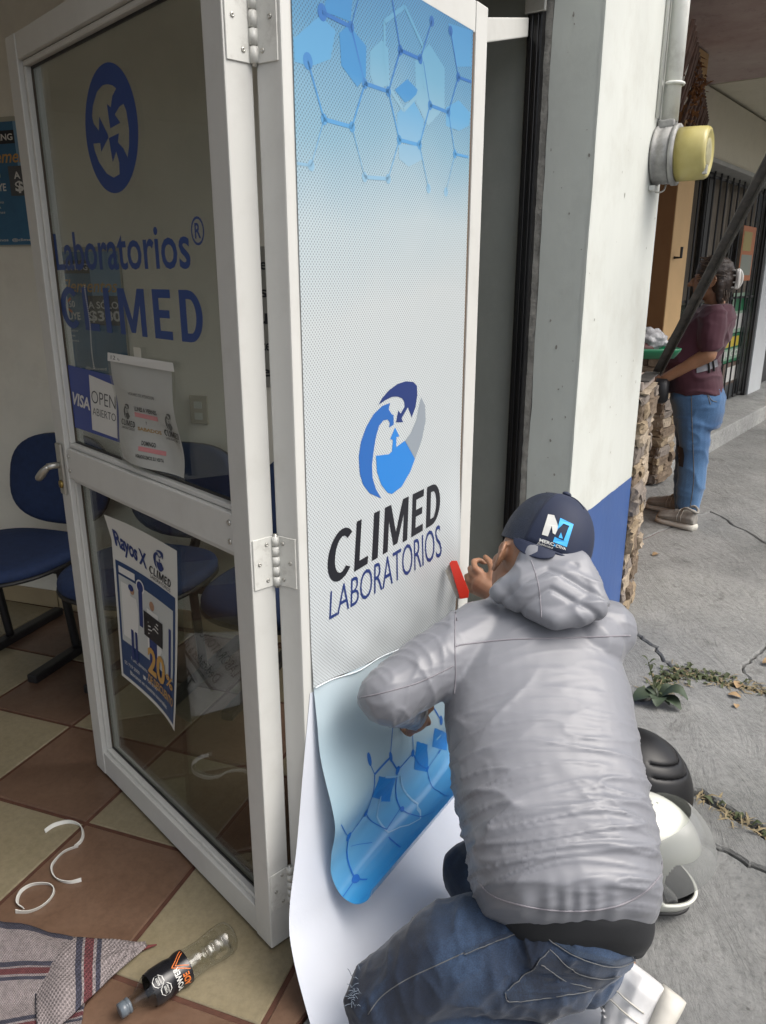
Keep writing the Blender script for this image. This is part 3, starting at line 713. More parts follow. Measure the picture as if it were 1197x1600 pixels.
# prints -------------------------------------------------
def ink_mat(name, stops, v0, v1):
    m, ns, lk, bs = new_mat(name); nt = m.node_tree
    uv = ns.new('ShaderNodeUVMap'); sp = ns.new('ShaderNodeSeparateXYZ'); lk.new(uv.outputs[0], sp.inputs[0])
    mr = ns.new('ShaderNodeMapRange'); lk.new(sp.outputs[1], mr.inputs[0]); mr.inputs[1].default_value = v0; mr.inputs[2].default_value = v1
    lk.new(ramp(nt, mr.outputs[0], stops), bs.inputs['Base Color']); bs.inputs['Roughness'].default_value = .45; return m
FZp = lambda off: (lambda a, z: flat_off(a, z, off))
M_line = ink_mat('molecule_line_ink', [(0, (.26, .42, .52)), (.3, (.07, .26, .50)), (.7, (.015, .12, .36)), (1, (.010, .09, .28))], 1.65, 2.03)
M_hexd = ink_mat('dark_hexagon_ink', [(0, (.20, .38, .50)), (.5, (.035, .20, .43)), (1, (.022, .16, .36))], 1.68, 2.03)
M_hexl = ink_mat('pale_hexagon_ink', [(0, (.31, .43, .49)), (.6, (.115, .29, .42)), (1, (.06, .22, .37))], 1.7, 2.03)
M_hexm = ink_mat('mid_hexagon_ink', [(0, (.30, .43, .50)), (.5, (.085, .28, .48)), (1, (.045, .20, .40))], 1.66, 2.03)
def t4(x, y): return on_fac(x / 2.494 + 420, y / 2.494, OF)
def clampA(pts): return [(min(max(a, A_L + .002), A_R - .002), min(z, 2.032)) for a, z in pts]
for P in ([(232,-60),(330,-60),(318,85),(215,45)], [(275,130),(310,95),(380,180),(378,300),(345,340),(282,255)], [(490,350),(540,308),(580,350),(570,380),(530,400)]): Print(FZp(.0003)).poly(clampA([t4(*p) for p in P])).make('hexagon', M_hexd, sheet)
for P in ([(395,200),(440,155),(465,190),(470,330),(415,350),(395,290)], [(570,240),(625,170),(685,265),(685,420),(620,490),(575,400)]): Print(FZp(.0002)).poly(clampA([t4(*p) for p in P])).make('hexagon', M_hexl, sheet)
for P in ([(500,440),(560,385),(605,470),(590,560),(500,540)], [(690,420),(740,390),(785,440),(780,490),(740,510),(690,490)], [(505,560),(590,570),(600,620),(545,650),(508,620)], [(95,150),(200,60),(260,120),(240,230),(160,260),(100,240)], [(700,90),(790,110),(790,260),(730,260)]): Print(FZp(.00025)).poly(clampA([t4(*p) for p in P])).make('hexagon', M_hexm, sheet)
pr = Print(FZp(.00035)); HX = [(450,85),(530,25),(600,180),(605,345),(525,430),(470,345),(452,250)]
for p, q in zip(HX, HX[1:] + HX[:1]): pr.line(t4(*p), t4(*q), .008)
pr.make('hexagon_outline', M_hexl, sheet)
Nn = {1:(208,48),2:(320,105),3:(374,325),4:(466,357),5:(324,495),6:(215,465),7:(152,238),8:(165,645),9:(480,-5),10:(512,195),11:(590,230),12:(635,82),13:(508,545),14:(587,565),15:(628,410),16:(700,438),17:(738,300),18:(708,120),19:(725,600),20:(373,690),21:(465,697),22:(622,735),23:(690,748),24:(790,320),25:(777,612),26:(350,-10),27:(108,636),28:(602,240),29:(345,780),30:(480,745)}
Ln = [(1,2,3),(2,26,1),(2,3,2),(3,4,3),(3,5,2),(5,6,3),(6,7,2),(6,8,1),(8,27,2),(5,20,1),(20,21,3),(21,13,1.5),(4,13,2),(13,14,3),(14,22,1.5),(14,15,2),(15,16,3),(15,28,1),(16,17,2),(17,18,1.5),(17,24,2.5),(16,19,1.5),(19,25,2.5),(19,23,1),(4,10,2),(10,9,2),(10,11,3),(11,12,1.5)]
pr = Print(FZp(.0004))
for i, j, w in Ln:
    p, q = clampA([t4(*Nn[i]), t4(*Nn[j])]); pr.line(p, q, .0024 * w)
for i in Nn:
    if i in (9, 24, 25, 26, 27, 28, 29, 30): continue
    c = t4(*Nn[i]); pr.disc(c, .0135 if i in (1, 7) else (.0095 if i not in (12, 18, 22, 23) else .010), None, 14)
pr.make('molecule', M_line, sheet)
off_e = .0005
for P, m, nm in ((EMB_NAVY, I_navy, 'emblem_navy_arrow'), (EMB_LEFT, I_mid, 'emblem_left_arrow'), (EMB_LOW, I_blue, 'emblem_base'), (EMB_GREY, I_grey, 'emblem_grey_side')):
    pr = Print(FZp(off_e)); pr.poly([on_fac(x / 2.9925 + 420, y / 2.9925 + 560, OF) for x, y in P]); pr.make(nm, m, sheet); off_e += .00005
pr = Print(FZp(.0008)); q = [on_fac(*p, OF) for p in ((514, 917), (688, 812), (686, 752), (514, 836))]; pr.glyphs(q, .25); pr.make('lettering', I_black, sheet)
pr = Print(FZp(.0008)); q = [on_fac(*p, OF) for p in ((514, 969), (689, 868), (686, 819), (514, 925))]; pr.text('LABORATORIOS', q, bold=-.006, shear=.1, sp=.96); pr.make('lettering', I_navy, sheet)
# lower print
def t6(x, y): return on_low(x / 2.6675 + 420, y / 2.6667 + 1000)
LOWF = lambda off: (lambda a, r: film_low(a, r, off))
M_lline = flat('strong_blue_ink', (.012, .14, .50), .4); M_lhex = flat('hexagon_blue_ink', (.02, .2, .56), .4); M_lpale = flat('pale_hexagon_outline_ink', (.28, .50, .68), .4)
def dense(P, n=5): return [(P[i][0] + (P[(i + 1) % len(P)][0] - P[i][0]) * k / n, P[i][1] + (P[(i + 1) % len(P)][1] - P[i][1]) * k / n) for i in range(len(P)) for k in range(n)]
for P in ([(460,568),(528,575),(500,672),(430,655)], [(615,420),(660,435),(665,550),(605,540)], [(690,365),(745,390),(740,460),(680,445)], [(480,590),(520,590),(505,672),(468,672)]): Print(LOWF(.0006)).poly([t6(*p) for p in dense(P)]).make('hexagon', M_lhex, low)
pr = Print(LOWF(.0008)); HX = [(488,570),(550,562),(622,680),(632,745),(500,800),(448,735)]
for p, q in zip(HX, HX[1:] + HX[:1]): pr.line(t6(*p), t6(*q), .006, 5)
pr.make('hexagon_outline', M_lpale, low)
pr = Print(LOWF(.001)); LS = [((600,390),(600,472),1),((600,472),(536,545),2),((536,545),(505,490),2),((505,490),(515,355),1),((505,490),(440,560),2),((440,560),(405,722),2),((405,722),(333,820),2),((333,820),(300,770),1),((333,820),(362,993),2.2),((362,993),(410,1000),2.4),((362,993),(305,1075),2.4),((405,722),(490,790),1.2),((536,545),(548,700),1.8),((548,700),(490,790),1.5),((548,700),(640,735),1.6),((640,735),(690,715),1.4),((600,472),(660,535),2),((660,535),(710,465),2),((660,535),(690,620),1.3),((690,620),(750,650),1.3),((680,270),(720,335),2),((500,820),(550,865),2),((440,560),(418,500),1),((340,860),(430,845),.8)]
for p, q, w in LS: pr.line(t6(*p), t6(*q), .0024 * w, 6)
for c, r in (((600,472),.008),((536,545),.010),((505,487),.007),((405,722),.010),((333,820),.011),((362,993),.014),((557,705),.009),((660,535),.009),((710,465),.008),((720,335),.009),((418,495),.008)):
    cc = t6(*c); pr.disc(cc, r, r / .62, 12)
pr.make('molecule', M_lline, low)
# ================================================================== WHITE BACKING PAPER
def hangp(x, y, o): a, z = on_fac(x, y, o); return FAC(a, o, z)
LE = spline([FAC(1.128, OP + .0015, .665), hangp(474, 1200, OP + .002), hangp(464, 1320, OP + .007), hangp(452, 1430, OP + .025), hangp(459, 1500, OP + .055), G(485, 1600, .014), G(520, 1720, .010)], 9)
RE = spline([FAC(1.75, OP + .0015, .54), FAC(1.77, OP + .001, .40), FAC(1.79, OP + .003, .25), FAC(1.80, OP + .03, .10), FAC(1.80, OP + .14, .016), G(955, 1585, .010), G(900, 1760, .010)], 9)
bm = bmesh.new(); uvl = bm.loops.layers.uv.new('uv'); vv = []
for j, (p, q) in enumerate(zip(LE, RE)):
    r = []
    for i in range(41):
        k = i / 40; P = p.lerp(q, k); j2 = j / (len(LE) - 1)
        hang = math.sin(math.pi * min(1, j2 * 1.6)) if j2 < .625 else 0
        P += V((N2[0], N2[1], 0)) * (.0015 * (1 + math.sin(k * 7 + 1.2)) * hang * min(1, k * 5) * min(1, j2 * 3)) + V((0, 0, (.012 * max(0, math.sin(k * 9 + j2 * 5)) * (j2 > .3) * min(1, (k) * 6))))
        r.append((k, j2, bm.verts.new(P)))
    vv.append(r)
fillgrid(bm, vv, uvl); pap = obj('backing_paper', bm, mat('white_liner_paper', (.64, .67, .735), .5, .02, 3, 6, .15, .01))
tag(pap, 'large white backing paper hanging from the film and spreading under the kneeling man', 'paper')

# ================================================================== SIGNS ON THE DOOR GLASS
def small_logo(fn, q, off_fn, parent, ink=I_black, mono=True):
    """emblem over lettering in the quad q"""
    pr = Print(off_fn)
    for P in EMB[:3]: pr.poly([bil(q, .22 + .56 * x, .38 + .62 * y) for x, y in P])
    pr.make('emblem', I_navy if not mono else I_dkgrey, parent)
    pr = Print(off_fn); pr.glyphs([bil(q, *p) for p in ((0, .13), (1, .13), (1, .36), (0, .36))], .25)
    pr.text('LABORATORIOS', [bil(q, *p) for p in ((.03, 0), (.98, 0), (.98, .10), (.03, .10))], 0, .1); pr.make('lettering', ink, parent)
def quadgrid(name, q, surf, m, parent=None, n=12, nv=14):
    pr = Print(lambda x, y: surf(x, y, 0.0)); pr.grid(0, 0, 1, 1, n, nv); o = pr.make(name, m, parent)
    for p in o.data.polygons: p.use_smooth = True
    return o
def leaf_surf(q, curl):
    def f(x, y, off=0.0):
        b, z = bil(q, x, y); return LEAF(b, z, PG + .0012 + curl(x, y) + off)
    return f
# payment / open card
qv = [tog(*p) for p in ((.818, 1.122), (.535, 1.122), (.505, 1.278), (.803, 1.283))]
fs = leaf_surf(qv, lambda x, y: .001)
sg = quadgrid('open_sign', qv, fs, flat('sign_blue', (.022, .05, .25), .4), None, 2, 2)
tag(sg, 'blue and white open card stuck inside the door glass beside the plastic sleeve', 'sign')
pr = Print(lambda x, y: fs(x, y, .0006)); pr.poly([(.46, .06), (.965, .05), (.95, .86), (.45, .93)]); pr.make('white_field', I_white, sg)
pr = Print(lambda x, y: fs(x, y, .001)); pr.text('VISA', [(.07, .38), (.44, .36), (.42, .56), (.08, .59)], .03, .25); pr.make('lettering', I_white, sg)
pr = Print(lambda x, y: fs(x, y, .001)); pr.text('OPEN', ((.48, .50), (.94, .70)), -.008); pr.text('ABIERTO', ((.49, .31), (.94, .43)), -.008); pr.make('lettering', I_dkgrey, sg)
bm = bmesh.new()
for k in range(42):
    z = 1.28 + k * .0048; b, _ = on_leaf(135 - .0, 500); ell(bm, LEAF(.70 + .004 * math.sin(k * .2), z, -.0245), V((.0018, 0, 0)), V((0, .0018, 0)), V((0, 0, .0018)), 6, 4)
tag(obj('bead_chain', bm, M_steel, None, True), 'thin metal bead chain hanging above the open card on the door glass', 'chain')
# plastic sleeve with the notice
qs = [tog(*p) for p in ((.51, 1.085), (.212, 1.09), (.236, 1.332), (.532, 1.333))]
cs = lambda x, y: .004 + .018 * (1 - y) * (.5 + .5 * math.sin(x * 6.5 - .6 + y)) + .004 * math.sin(y * 9 + x * 3)
fsl = leaf_surf(qs, cs)
sl = quadgrid('notice_sheet', qs, lambda x, y, o=0: fsl(.02 + x * (.94 + .03 * math.sin(y * 5)), .02 + y * .9), mat('notice_paper', (.56, .56, .54), .55, .03), None, 14, 18)
tag(sl, 'white notice in a clear plastic sleeve taped inside the door glass', 'notice')
quadgrid('plastic_sleeve', qs, lambda x, y, o=0: fsl(x, y, .0035), M_clear, sl, 14, 18)
pr = Print(lambda x, y: fsl(x, y, .0042)); pr.rect(.0, .925, 1, 1.0); pr.make('sleeve_header', I_white, sl)
pr = Print(lambda x, y: fsl(x, y, .005)); pr.text('12 6 23', ((.06, .945), (.33, .98))); pr.text('80 1 01', ((.55, .945), (.93, .98))); pr.make('sleeve_lettering', I_black, sl)
ps = lambda x, y: fsl(.02 + .95 * x, .02 + .9 * y, .0012)
pr = Print(ps); pr.text('HORARIO DE ATENCION', ((.28, .70), (.68, .73)), .01)
for y in (.58, .25): pr.text('LUNES A VIERNES' if y > .5 else 'DOMINGO', ((.34 if y > .5 else .42, y - .03), (.68 if y > .5 else .6, y + .015)), .03)
pr.text('AGRADECEMOS SU VISITA', ((.34, .09), (.7, .125)), .03); pr.text('Y', ((.48, .43), (.50, .46)), .02); pr.make('lettering', I_dkgrey, sl)
pr = Print(ps); pr.rect(.33, .49, .68, .535); pr.rect(.38, .16, .73, .205); pr.make('pink_band', I_pink, sl)
pr = Print(ps); pr.text('SABADOS', ((.36, .36), (.69, .395)), .03); pr.make('lettering', I_gold, sl)
small_logo(None, [(.07, .34), (.32, .34), (.32, .60), (.07, .60)], ps, sl); small_logo(None, [(.74, .33), (1.0, .33), (1.0, .60), (.74, .60)], ps, sl)
bm = bmesh.new()
tag(obj('tape_strip', box(LEAF, .435, .47, 1.305, 1.347, -.0235, -.0228), mat('clear_tape', (.5, .49, .42), .4)), 'strip of clear tape at the top of the plastic sleeve', 'tape')
# X-ray poster on the lower pane
qx = [tog(*p) for p in ((.656, .458), (.345, .436), (.292, .914), (.583, .940))]
cx = lambda x, y: .003 + .016 * (1 - x) ** 3 * (.4 + y) + .02 * (x ** 4) * (1 - y) ** 2 + .018 * max(0, y - .86) * (1 - x) * 6
fx = leaf_surf(qx, cx)
px_ = quadgrid('wall_poster', qx, fx, mat('poster_paper', (.58, .58, .54), .5, .02), None, 16, 20); px_.name = 'poster'
tag(px_, 'curling white and navy x-ray offer poster taped on the lower door glass', 'poster')
po = lambda off: (lambda x, y: fx(x, y, off))
pr = Print(po(.0008)); pr.grid(.035, .025, .965, .745, 8, 12); pr.make('navy_field', flat('poster_navy', (.013, .045, .13), .45), px_)
pr = Print(po(.0012)); pr.grid(.07, .26, .93, .665, 6, 6); pr.make('picture_field', flat('poster_picture_grey', (.46, .48, .46), .5), px_)
pr = Print(po(.0016)); pr.rect(.08, .68, .32, .72); pr.disc((.40, .665), .065, .04, 18); pr.rect(.10, .30, .24, .63); pr.make('pale_shapes', I_white, px_)
pr = Print(po(.002)); pr.disc((.40, .665), .05, .031, 16); pr.rect(.37, .43, .43, .64); pr.rect(.86, .14, .90, .55); pr.make('navy_shapes', I_navy, px_)
pr = Print(po(.0024)); pr.disc((.27, .61), .035, .022, 12); pr.disc((.585, .60), .04, .026, 12); pr.make('heads', I_skin, px_)
pr = Print(po(.0022)); pr.poly([(.22, .575), (.33, .575), (.36, .50), (.34, .36), (.21, .36), (.20, .5)]); pr.poly([(.5, .57), (.68, .57), (.74, .38), (.68, .30), (.5, .30)]); pr.make('white_coat', I_white, px_)
pr = Print(po(.0026)); pr.rect(.225, .18, .265, .37); pr.rect(.29, .17, .325, .37); pr.rect(.53, .24, .66, .42); pr.disc((.255, .625), .04, .02, 12); pr.make('dark_figures', I_navy, px_)
pr = Print(po(.003)); pr.rect(.45, .40, .76, .545); pr.make('x_ray_plate', I_black, px_)
pr = Print(po(.0034))
for k in range(5): pr.line((.52, .515 - k * .022), (.60, .525 - k * .022), .006); pr.line((.61, .525 - k * .022), (.69, .515 - k * .022), .006)
pr.line((.605, .535), (.605, .405), .012); pr.make('ribs', I_white, px_)
pr = Print(po(.0014)); pr.text('Rayos X', [(.06, .80), (.52, .765), (.52, .875), (.06, .93)], .03, 0, .95); pr.make('lettering', I_navy, px_)
small_logo(None, [(.56, .76), (.90, .755), (.90, .945), (.56, .95)], po(.0014), px_, I_black, False)
pr = Print(po(.0038)); pr.text('20', ((.50, .185), (.80, .35)), .03); pr.text('%', ((.82, .215), (.95, .285)), .02); pr.text('DE DESCUENTO', ((.50, .125), (.96, .175)), .02); pr.make('lettering', I_gold, px_)
pr = Print(po(.0018)); pr.text('f  climed.laboratorios', ((.2, .165), (.47, .19))); pr.text('55 719 2000    55 758 8100', ((.08, .108), (.64, .13))); pr.text('Búscanos en nuestras sucursales', ((.17, .062), (.82, .088)), .01); pr.disc((.42, .118), .02, .012, 10); pr.make('small_lettering', I_white, px_)

# ================================================================== POSTERS AND NOTICES ON THE INTERIOR WALL
def wall_poster(q, label):
    f = lambda off: (lambda x, y: WALL(*bil(q, x, y), off))
    p = quadgrid('poster', q, lambda x, y, o=0: WALL(*bil(q, x, y), .004), mat('offer_poster_print', (.03, .125, .235), .5, .25, 4), None, 4, 4)
    tag(p, label, 'poster', 'offer posters on the interior wall')
    pr = Print(f(.0052)); pr.rect(.0, .965, 1, 1); pr.rect(0, 0, 1, .012); pr.rect(.975, 0, 1, 1); pr.make('pale_border', flat('poster_border', (.36, .36, .3), .6), p)
    pr = Print(f(.005)); pr.rect(0, .80, .62, .90); pr.make('black_band', I_black, p)
    pr = Print(f(.0046)); pr.rect(.62, .62, .975, .965); pr.make('pale_blue_field', I_sky, p)
    pr = Print(f(.0055)); pr.text('ANTIDOPING', ((.03, .825), (.6, .875)), .02)
    pr.text('DE $850', ((.12, .53), (.4, .59)), .02); pr.text('INCLUYE', ((.12, .44), (.45, .50)), .02)
    for k in range(4): pr.text('%s' % ('Marihuana', 'Metanfetamina', 'Cocaína', 'Anfetaminas')[k], ((.12, .385 - k * .04), (.36 + .04 * (k % 2), .405 - k * .04)))
    pr.text('f  Síguenos  @climed', ((.08, .035), (.7, .065)), .01); pr.make('lettering', I_white, p)
    pr = Print(f(.0055)); pr.text('5 Elementos', ((.12, .655), (.93, .755)), .01, .3); pr.make('lettering', I_gold, p)
    pr = Print(f(.005)); pr.rect(.5, .40, .97, .63); pr.make('dark_box', I_dkgrey, p)
    pr = Print(f(.0058)); pr.text('A SÓLO', ((.56, .53), (.92, .60)), .02); pr.text('$380', ((.56, .42), (.94, .515)), .03); pr.make('price_lettering', I_white, p)
    pr = Print(f(.006)); pr.line((.16, .50), (.36, .61), .02); pr.line((.16, .61), (.36, .50), .02); pr.make('orange_cross', I_orange, p)
    return p
sA, zA = on_wall(72, 178); sA2, zA2 = on_wall(95, 384)
wall_poster([(sA + .42, zA2), (sA, zA2), (sA, zA), (sA + .42, zA)], 'blue offer poster on the interior wall left of the open door, the higher one')
sB, zB = on_wall(188, 385); sB2, zB2 = on_wall(205, 588)
wall_poster([(sB + .40, zB2), (sB, zB2), (sB, zB), (sB + .40, zB)], 'blue offer poster seen through the door glass behind its lettering, lower of the two')
n1, m1 = on_wall(402, 385); n2_, m2 = on_wall(415, 605)
nq = [(n1 + .16, m2), (n1 - .05, m2), (n1 - .05, m1), (n1 + .16, m1)]
nt_ = quadgrid('notice_sheet', nq, lambda x, y, o=0: WALL(*bil(nq, x, y), .003), mat('grey_notice', (.30, .30, .27), .6), None, 2, 2); tag(nt_, 'grey printed notice on the wall seen through the slit by the hinges', 'notice')
pr = Print(lambda x, y: WALL(*bil(nq, x, y), .004)); 
for k, s in enumerate(('8 de', 'los', 'su', 'cliente', 'de')): pr.text(s, ((.35, .84 - k * .19), (.95, .92 - k * .19)), .02)
pr.make('lettering', I_black, nt_)
so, zo = on_wall(312, 640)
ot = tag(obj('wall_socket', box(WALL, so - .04, so + .04, zo - .058, zo + .058, .001, .01, .004, 2), mat('socket_plastic', (.42, .4, .32), .5)), 'cream electric socket plate on the interior wall behind the door glass', 'socket')
for dz in (-.025, .02): obj('socket_face', box(WALL, so - .018, so + .018, zo + dz - .014, zo + dz + .014, .0105, .013, .002, 1), M_pg, ot)
# ================================================================== BANNER lying on the floor to the left (seen mirrored in the lower pane)
def refl(x, y):
    d = ray(x / 5.335 + 270, y / 5.335 + 940); n = V((NL2.x, NL2.y, 0)); q0 = LEAF(0, 0, -.03)
    t = (q0 - EYE).dot(n) / d.dot(n); h = EYE + d * t; r = d - n * 2 * d.dot(n); p = h + r * (.004 - h.z) / r.z; return (p.x, p.y)
B_ = [refl(250, 905), refl(560, 860), refl(560, 250), refl(120, 265)]
bc = thing('banner', (B_[0][0], B_[0][1], 0), 'white printed banner lying on the tiles, mirrored in the lower door glass', 'banner')
bm = bmesh.new(); f_ = [bm.verts.new((x, y, .004)) for x, y in [refl(60, 960), refl(230, 950), *B_[1:], refl(60, 350)]]; bm.faces.new(f_); bmesh.ops.recalc_face_normals(bm, faces=bm.faces)
bsheet = obj('banner_sheet', bm, mat('banner_vinyl', (.60, .61, .62), .5, .05, 4), bc)
BF = lambda x, y: V((x, y, .0055))
pr = Print(BF); pr.text('Dedicados a ti', [refl(*p) for p in ((345, 690), (95, 375), (135, 315), (410, 625))], .01)
pr.text('LABORATORIOS', [refl(*p) for p in ((500, 640), (195, 255), (255, 205), (580, 570))], 0)
pr.text('777', [refl(*p) for p in ((130, 700), (60, 600), (110, 530), (190, 680))], .03)
a_, b_ = refl(335, 750), refl(70, 370); pr.line(a_, b_, .012); pr.make('lettering', I_black, bsheet)
# ================================================================== WAITING CHAIRS
M_seat = mat('blue_chair_fabric', (.012, .028, .085), .85, .15, 40, 220, .3, .002); M_chb = mat('black_chair_plastic', (.012, .012, .013), .45, .1, 8)
def pad(c, ex, ey, nrm, th, n=2.8, dish=.0):
    bm = bmesh.new(); rings = []
    for sc, of in ((.5, -.2), (.93, -.08), (1.0, .15), (1.0, .5), (.975, .78), (.90, .95), (.6, 1.02), (.3, 1.04)):
        ring = superring(V((0, 0, 0)), V((1, 0, 0)) * sc, V((0, 1, 0)) * sc, n, 40)
        rings.append([c + ex * p.x + ey * p.y + nrm * (th * of + dish * (p.x ** 2) + dish * .4 * p.y ** 2) for p in ring])
    ringmesh(bm, rings); return fin(bm)
def chair(s, label):
    o = .34; up = V((0, 0, 1)); w3 = V((WD.x, WD.y, 0)); m3 = V((WM.x, WM.y, 0))
    root = thing('waiting_chair', WALL(s, 0, o), label, 'chair', 'blue waiting chairs along the wall')
    tl = (up * .97 - m3 * .22).normalized(); bn = (m3 * .97 + up * .22).normalized()
    obj('backrest', pad(WALL(s, .672, .10), w3 * .245, tl * .19, bn, .05, 2.7, .03), M_seat, root, True)
    obj('back_shell', pad(WALL(s, .672, .094), w3 * .248, tl * .193, bn, .02, 2.7, .03), M_chb, root, True)
    st = obj('seat', pad(WALL(s, .43, .47), w3 * .26, m3 * .27, (up - m3 * .03).normalized(), .05, 2.6, .012), M_seat, root, True)
    obj('seat_shell', pad(WALL(s, .418, .47), w3 * .263, m3 * .273, up, .022, 2.6, .012), M_chb, root, True)
    bm = bmesh.new(); tube(bm, spline([WALL(s, .62, .085), WALL(s, .50, .075), WALL(s, .42, .12), WALL(s, .40, .32)], 5), .02, 10); obj('back_bracket', fin(bm), M_chb, root, True)
    for d in (-.17, .17):
        bm = bmesh.new(); tube(bm, spline([WALL(s + d, .41, .40), WALL(s + d, .2, .38), WALL(s + d, .03, .36)], 4), .017, 10); obj('leg', fin(bm), M_chb, root, True)
        obj('foot_bar', box(WALL, s + d - .022, s + d + .022, .001, .035, .06, .62, .006), M_chb, root)
    obj('seat_beam', box(WALL, s - .23, s + .23, .375, .405, .36, .42, .004), M_chb, root)
    return root
ch = chair(1.60, 'blue padded waiting chair left of the open door, in full view beside the door handle')
kids = list(ch.children)
for s, lb in ((1.0, 'blue padded waiting chair seen through the door glass, the middle one of the row'), (.42, 'blue padded waiting chair partly hidden behind the door hinges, the right end of the row')):
    c2 = ch.copy(); COL.objects.link(c2); c2.location = WALL(s, 0, .34); c2['label'] = lb
    for k in kids:
        d = k.copy(); COL.objects.link(d); d.parent = c2; d.matrix_parent_inverse = k.matrix_parent_inverse
# ================================================================== THINGS ON THE TILES
def strip(pts, label, h=.011, th=.0012):
    P = spline([G(x / 2.494, y / 2.494 + 960, 0) for x, y in pts], 8); bm = bmesh.new(); rings = []
    for i, p in enumerate(P):
        d = (P[min(i + 1, len(P) - 1)] - P[max(i - 1, 0)]).normalized(); k = V((-d.y, d.x, 0)) * th; ln = V((-d.y, d.x, 0)) * .004 * math.sin(i * .12 + 1)
        rings.append([p - k + V((0, 0, .001)), p + k + V((0, 0, .001)), p + k + ln + V((0, 0, h)), p - k + ln + V((0, 0, h))])
    ringmesh(bm, rings); tag(obj('paper_strip', fin(bm), flat('white_strip', (.66, .66, .62), .5)), label, 'strip', 'curled offcuts on the tiles')
strip([(178,852),(215,828),(270,815),(315,828),(328,860),(318,890),(290,912)], 'curled white offcut strip on the tiles, hook shaped and farthest from the shawl')
strip([(305,908),(250,930),(212,970),(205,1000),(225,1035),(270,1050),(318,1042)], 'curled white offcut strip on the brown tile, C shaped, between the hook and the loop')
strip([(95,1150),(72,1128),(85,1085),(130,1058),(190,1055),(213,1075),(200,1110),(160,1145),(110,1165),(62,1165)], 'curled white offcut strip closed to a loop, nearest the striped shawl')
# plastic bottle
P0 = G(186, 1581, .030); P1 = G(362, 1460, .037); ax = (P1 - P0); LB = ax.length; ax.normalize(); _, bs_, bt_ = basis(ax)
if bt_.z < 0: bt_ = -bt_
bs_ = ax.cross(bt_)
bot = thing('bottle', (P0 + P1) / 2 * 1.0, 'empty clear plastic drink bottle with a black and orange label lying on the tiles', 'bottle')
bot.location.z = 0
def lathe(name, prof, m, parent, seg=28, cap=True):
    bm = bmesh.new(); ringmesh(bm, [[P0 + ax * (x * LB) + (bs_ * math.cos(k * math.tau / seg) + bt_ * math.sin(k * math.tau / seg)) * r for k in range(seg)] for x, r in prof], cap)
    return obj(name, fin(bm), m, parent, True)
lathe('bottle_body', [(.085, .0135), (.13, .014), (.17, .022), (.23, .032), (.30, .0375), (.42, .037), (.47, .034), (.52, .0375), (.55, .037), (.60, .034), (.66, .033), (.72, .0325), (.725, .0315), (.73, .0325), (.78, .0345), (.785, .0335), (.79, .0345), (.86, .037), (.865, .036), (.87, .037), (.94, .037), (.975, .034), (1.0, .026), (.985, .012)], M_clear, bot)
lathe('cap', [(.0, .010), (.005, .0155), (.055, .016), (.062, .0135), (.066, .0165), (.085, .0165), (.09, .012)], mat('grey_cap_plastic', (.10, .12, .14), .3, .1), bot)
lb = lathe('bottle_label', [(.25, .0348), (.30, .0379), (.42, .0375), (.47, .0345), (.52, .0379), (.565, .0372)], flat('label_black', (.008, .008, .01), .25), bot, 40, False)
def rb(x):
    X = [.25, .30, .42, .47, .52, .565]; R = [.0348, .0379, .0375, .0345, .0379, .0372]; return float(np.interp(x, X, R))
LBF = lambda off: (lambda u, v: P0 + ax * (v * LB) + (bs_ * math.cos(u) + bt_ * math.sin(u)) * (rb(v) + off))
# the camera side of the label is where u faces the eye
e_ = (EYE - (P0 + P1) / 2); U0 = math.atan2(e_.dot(bt_), e_.dot(bs_))
sgn = 1 if (LBF(0)(U0 + .3, .4) - LBF(0)(U0, .4)).dot(V((1, -.4, 0))) > 0 else -1
def lu(x): return U0 + sgn * x
pr = Print(LBF(.0008)); pr.text('POWER', [(lu(1.15), .475), (lu(-.25), .475), (lu(-.25), .425), (lu(1.15), .425)][::1], .02); pr.make('lettering', I_white, lb)
pr = Print(LBF(.0008)); pr.text('ADE', [(lu(1.1), .535), (lu(.3), .535), (lu(.3), .485), (lu(1.1), .485)], .03)
for a, b in (((-1.0, .55), (-.35, .43)), ((-.35, .43), (.25, .55)), ((-.8, .55), (-.35, .46)), ((-.35, .46), (.05, .55))): pr.line((lu(a[0]), a[1]), (lu(b[0]), b[1]), .012, 6)
pr.make('orange_print', I_orange, lb)
pr = Print(LBF(.0009))
for cu_, cv_ in ((-.15, .30), (.45, .335)):
    for k in range(8):
        a, b = k * math.tau / 8 + .39, (k + 1) * math.tau / 8 + .39; pr.line((lu(cu_ + .34 * math.cos(a)), cv_ + .043 * math.sin(a)), (lu(cu_ + .34 * math.cos(b)), cv_ + .043 * math.sin(b)), .006)
    pr.text('EXCESO', [(lu(cu_ + .2), cv_ + .002), (lu(cu_ - .2), cv_ + .002), (lu(cu_ - .2), cv_ - .014), (lu(cu_ + .2), cv_ - .014)], .02); pr.text('CALORÍAS', [(lu(cu_ + .22), cv_ + .02), (lu(cu_ - .22), cv_ + .02), (lu(cu_ - .22), cv_ + .006), (lu(cu_ + .22), cv_ + .006)], .02)
pr.make('warning_seals', I_white, lb)
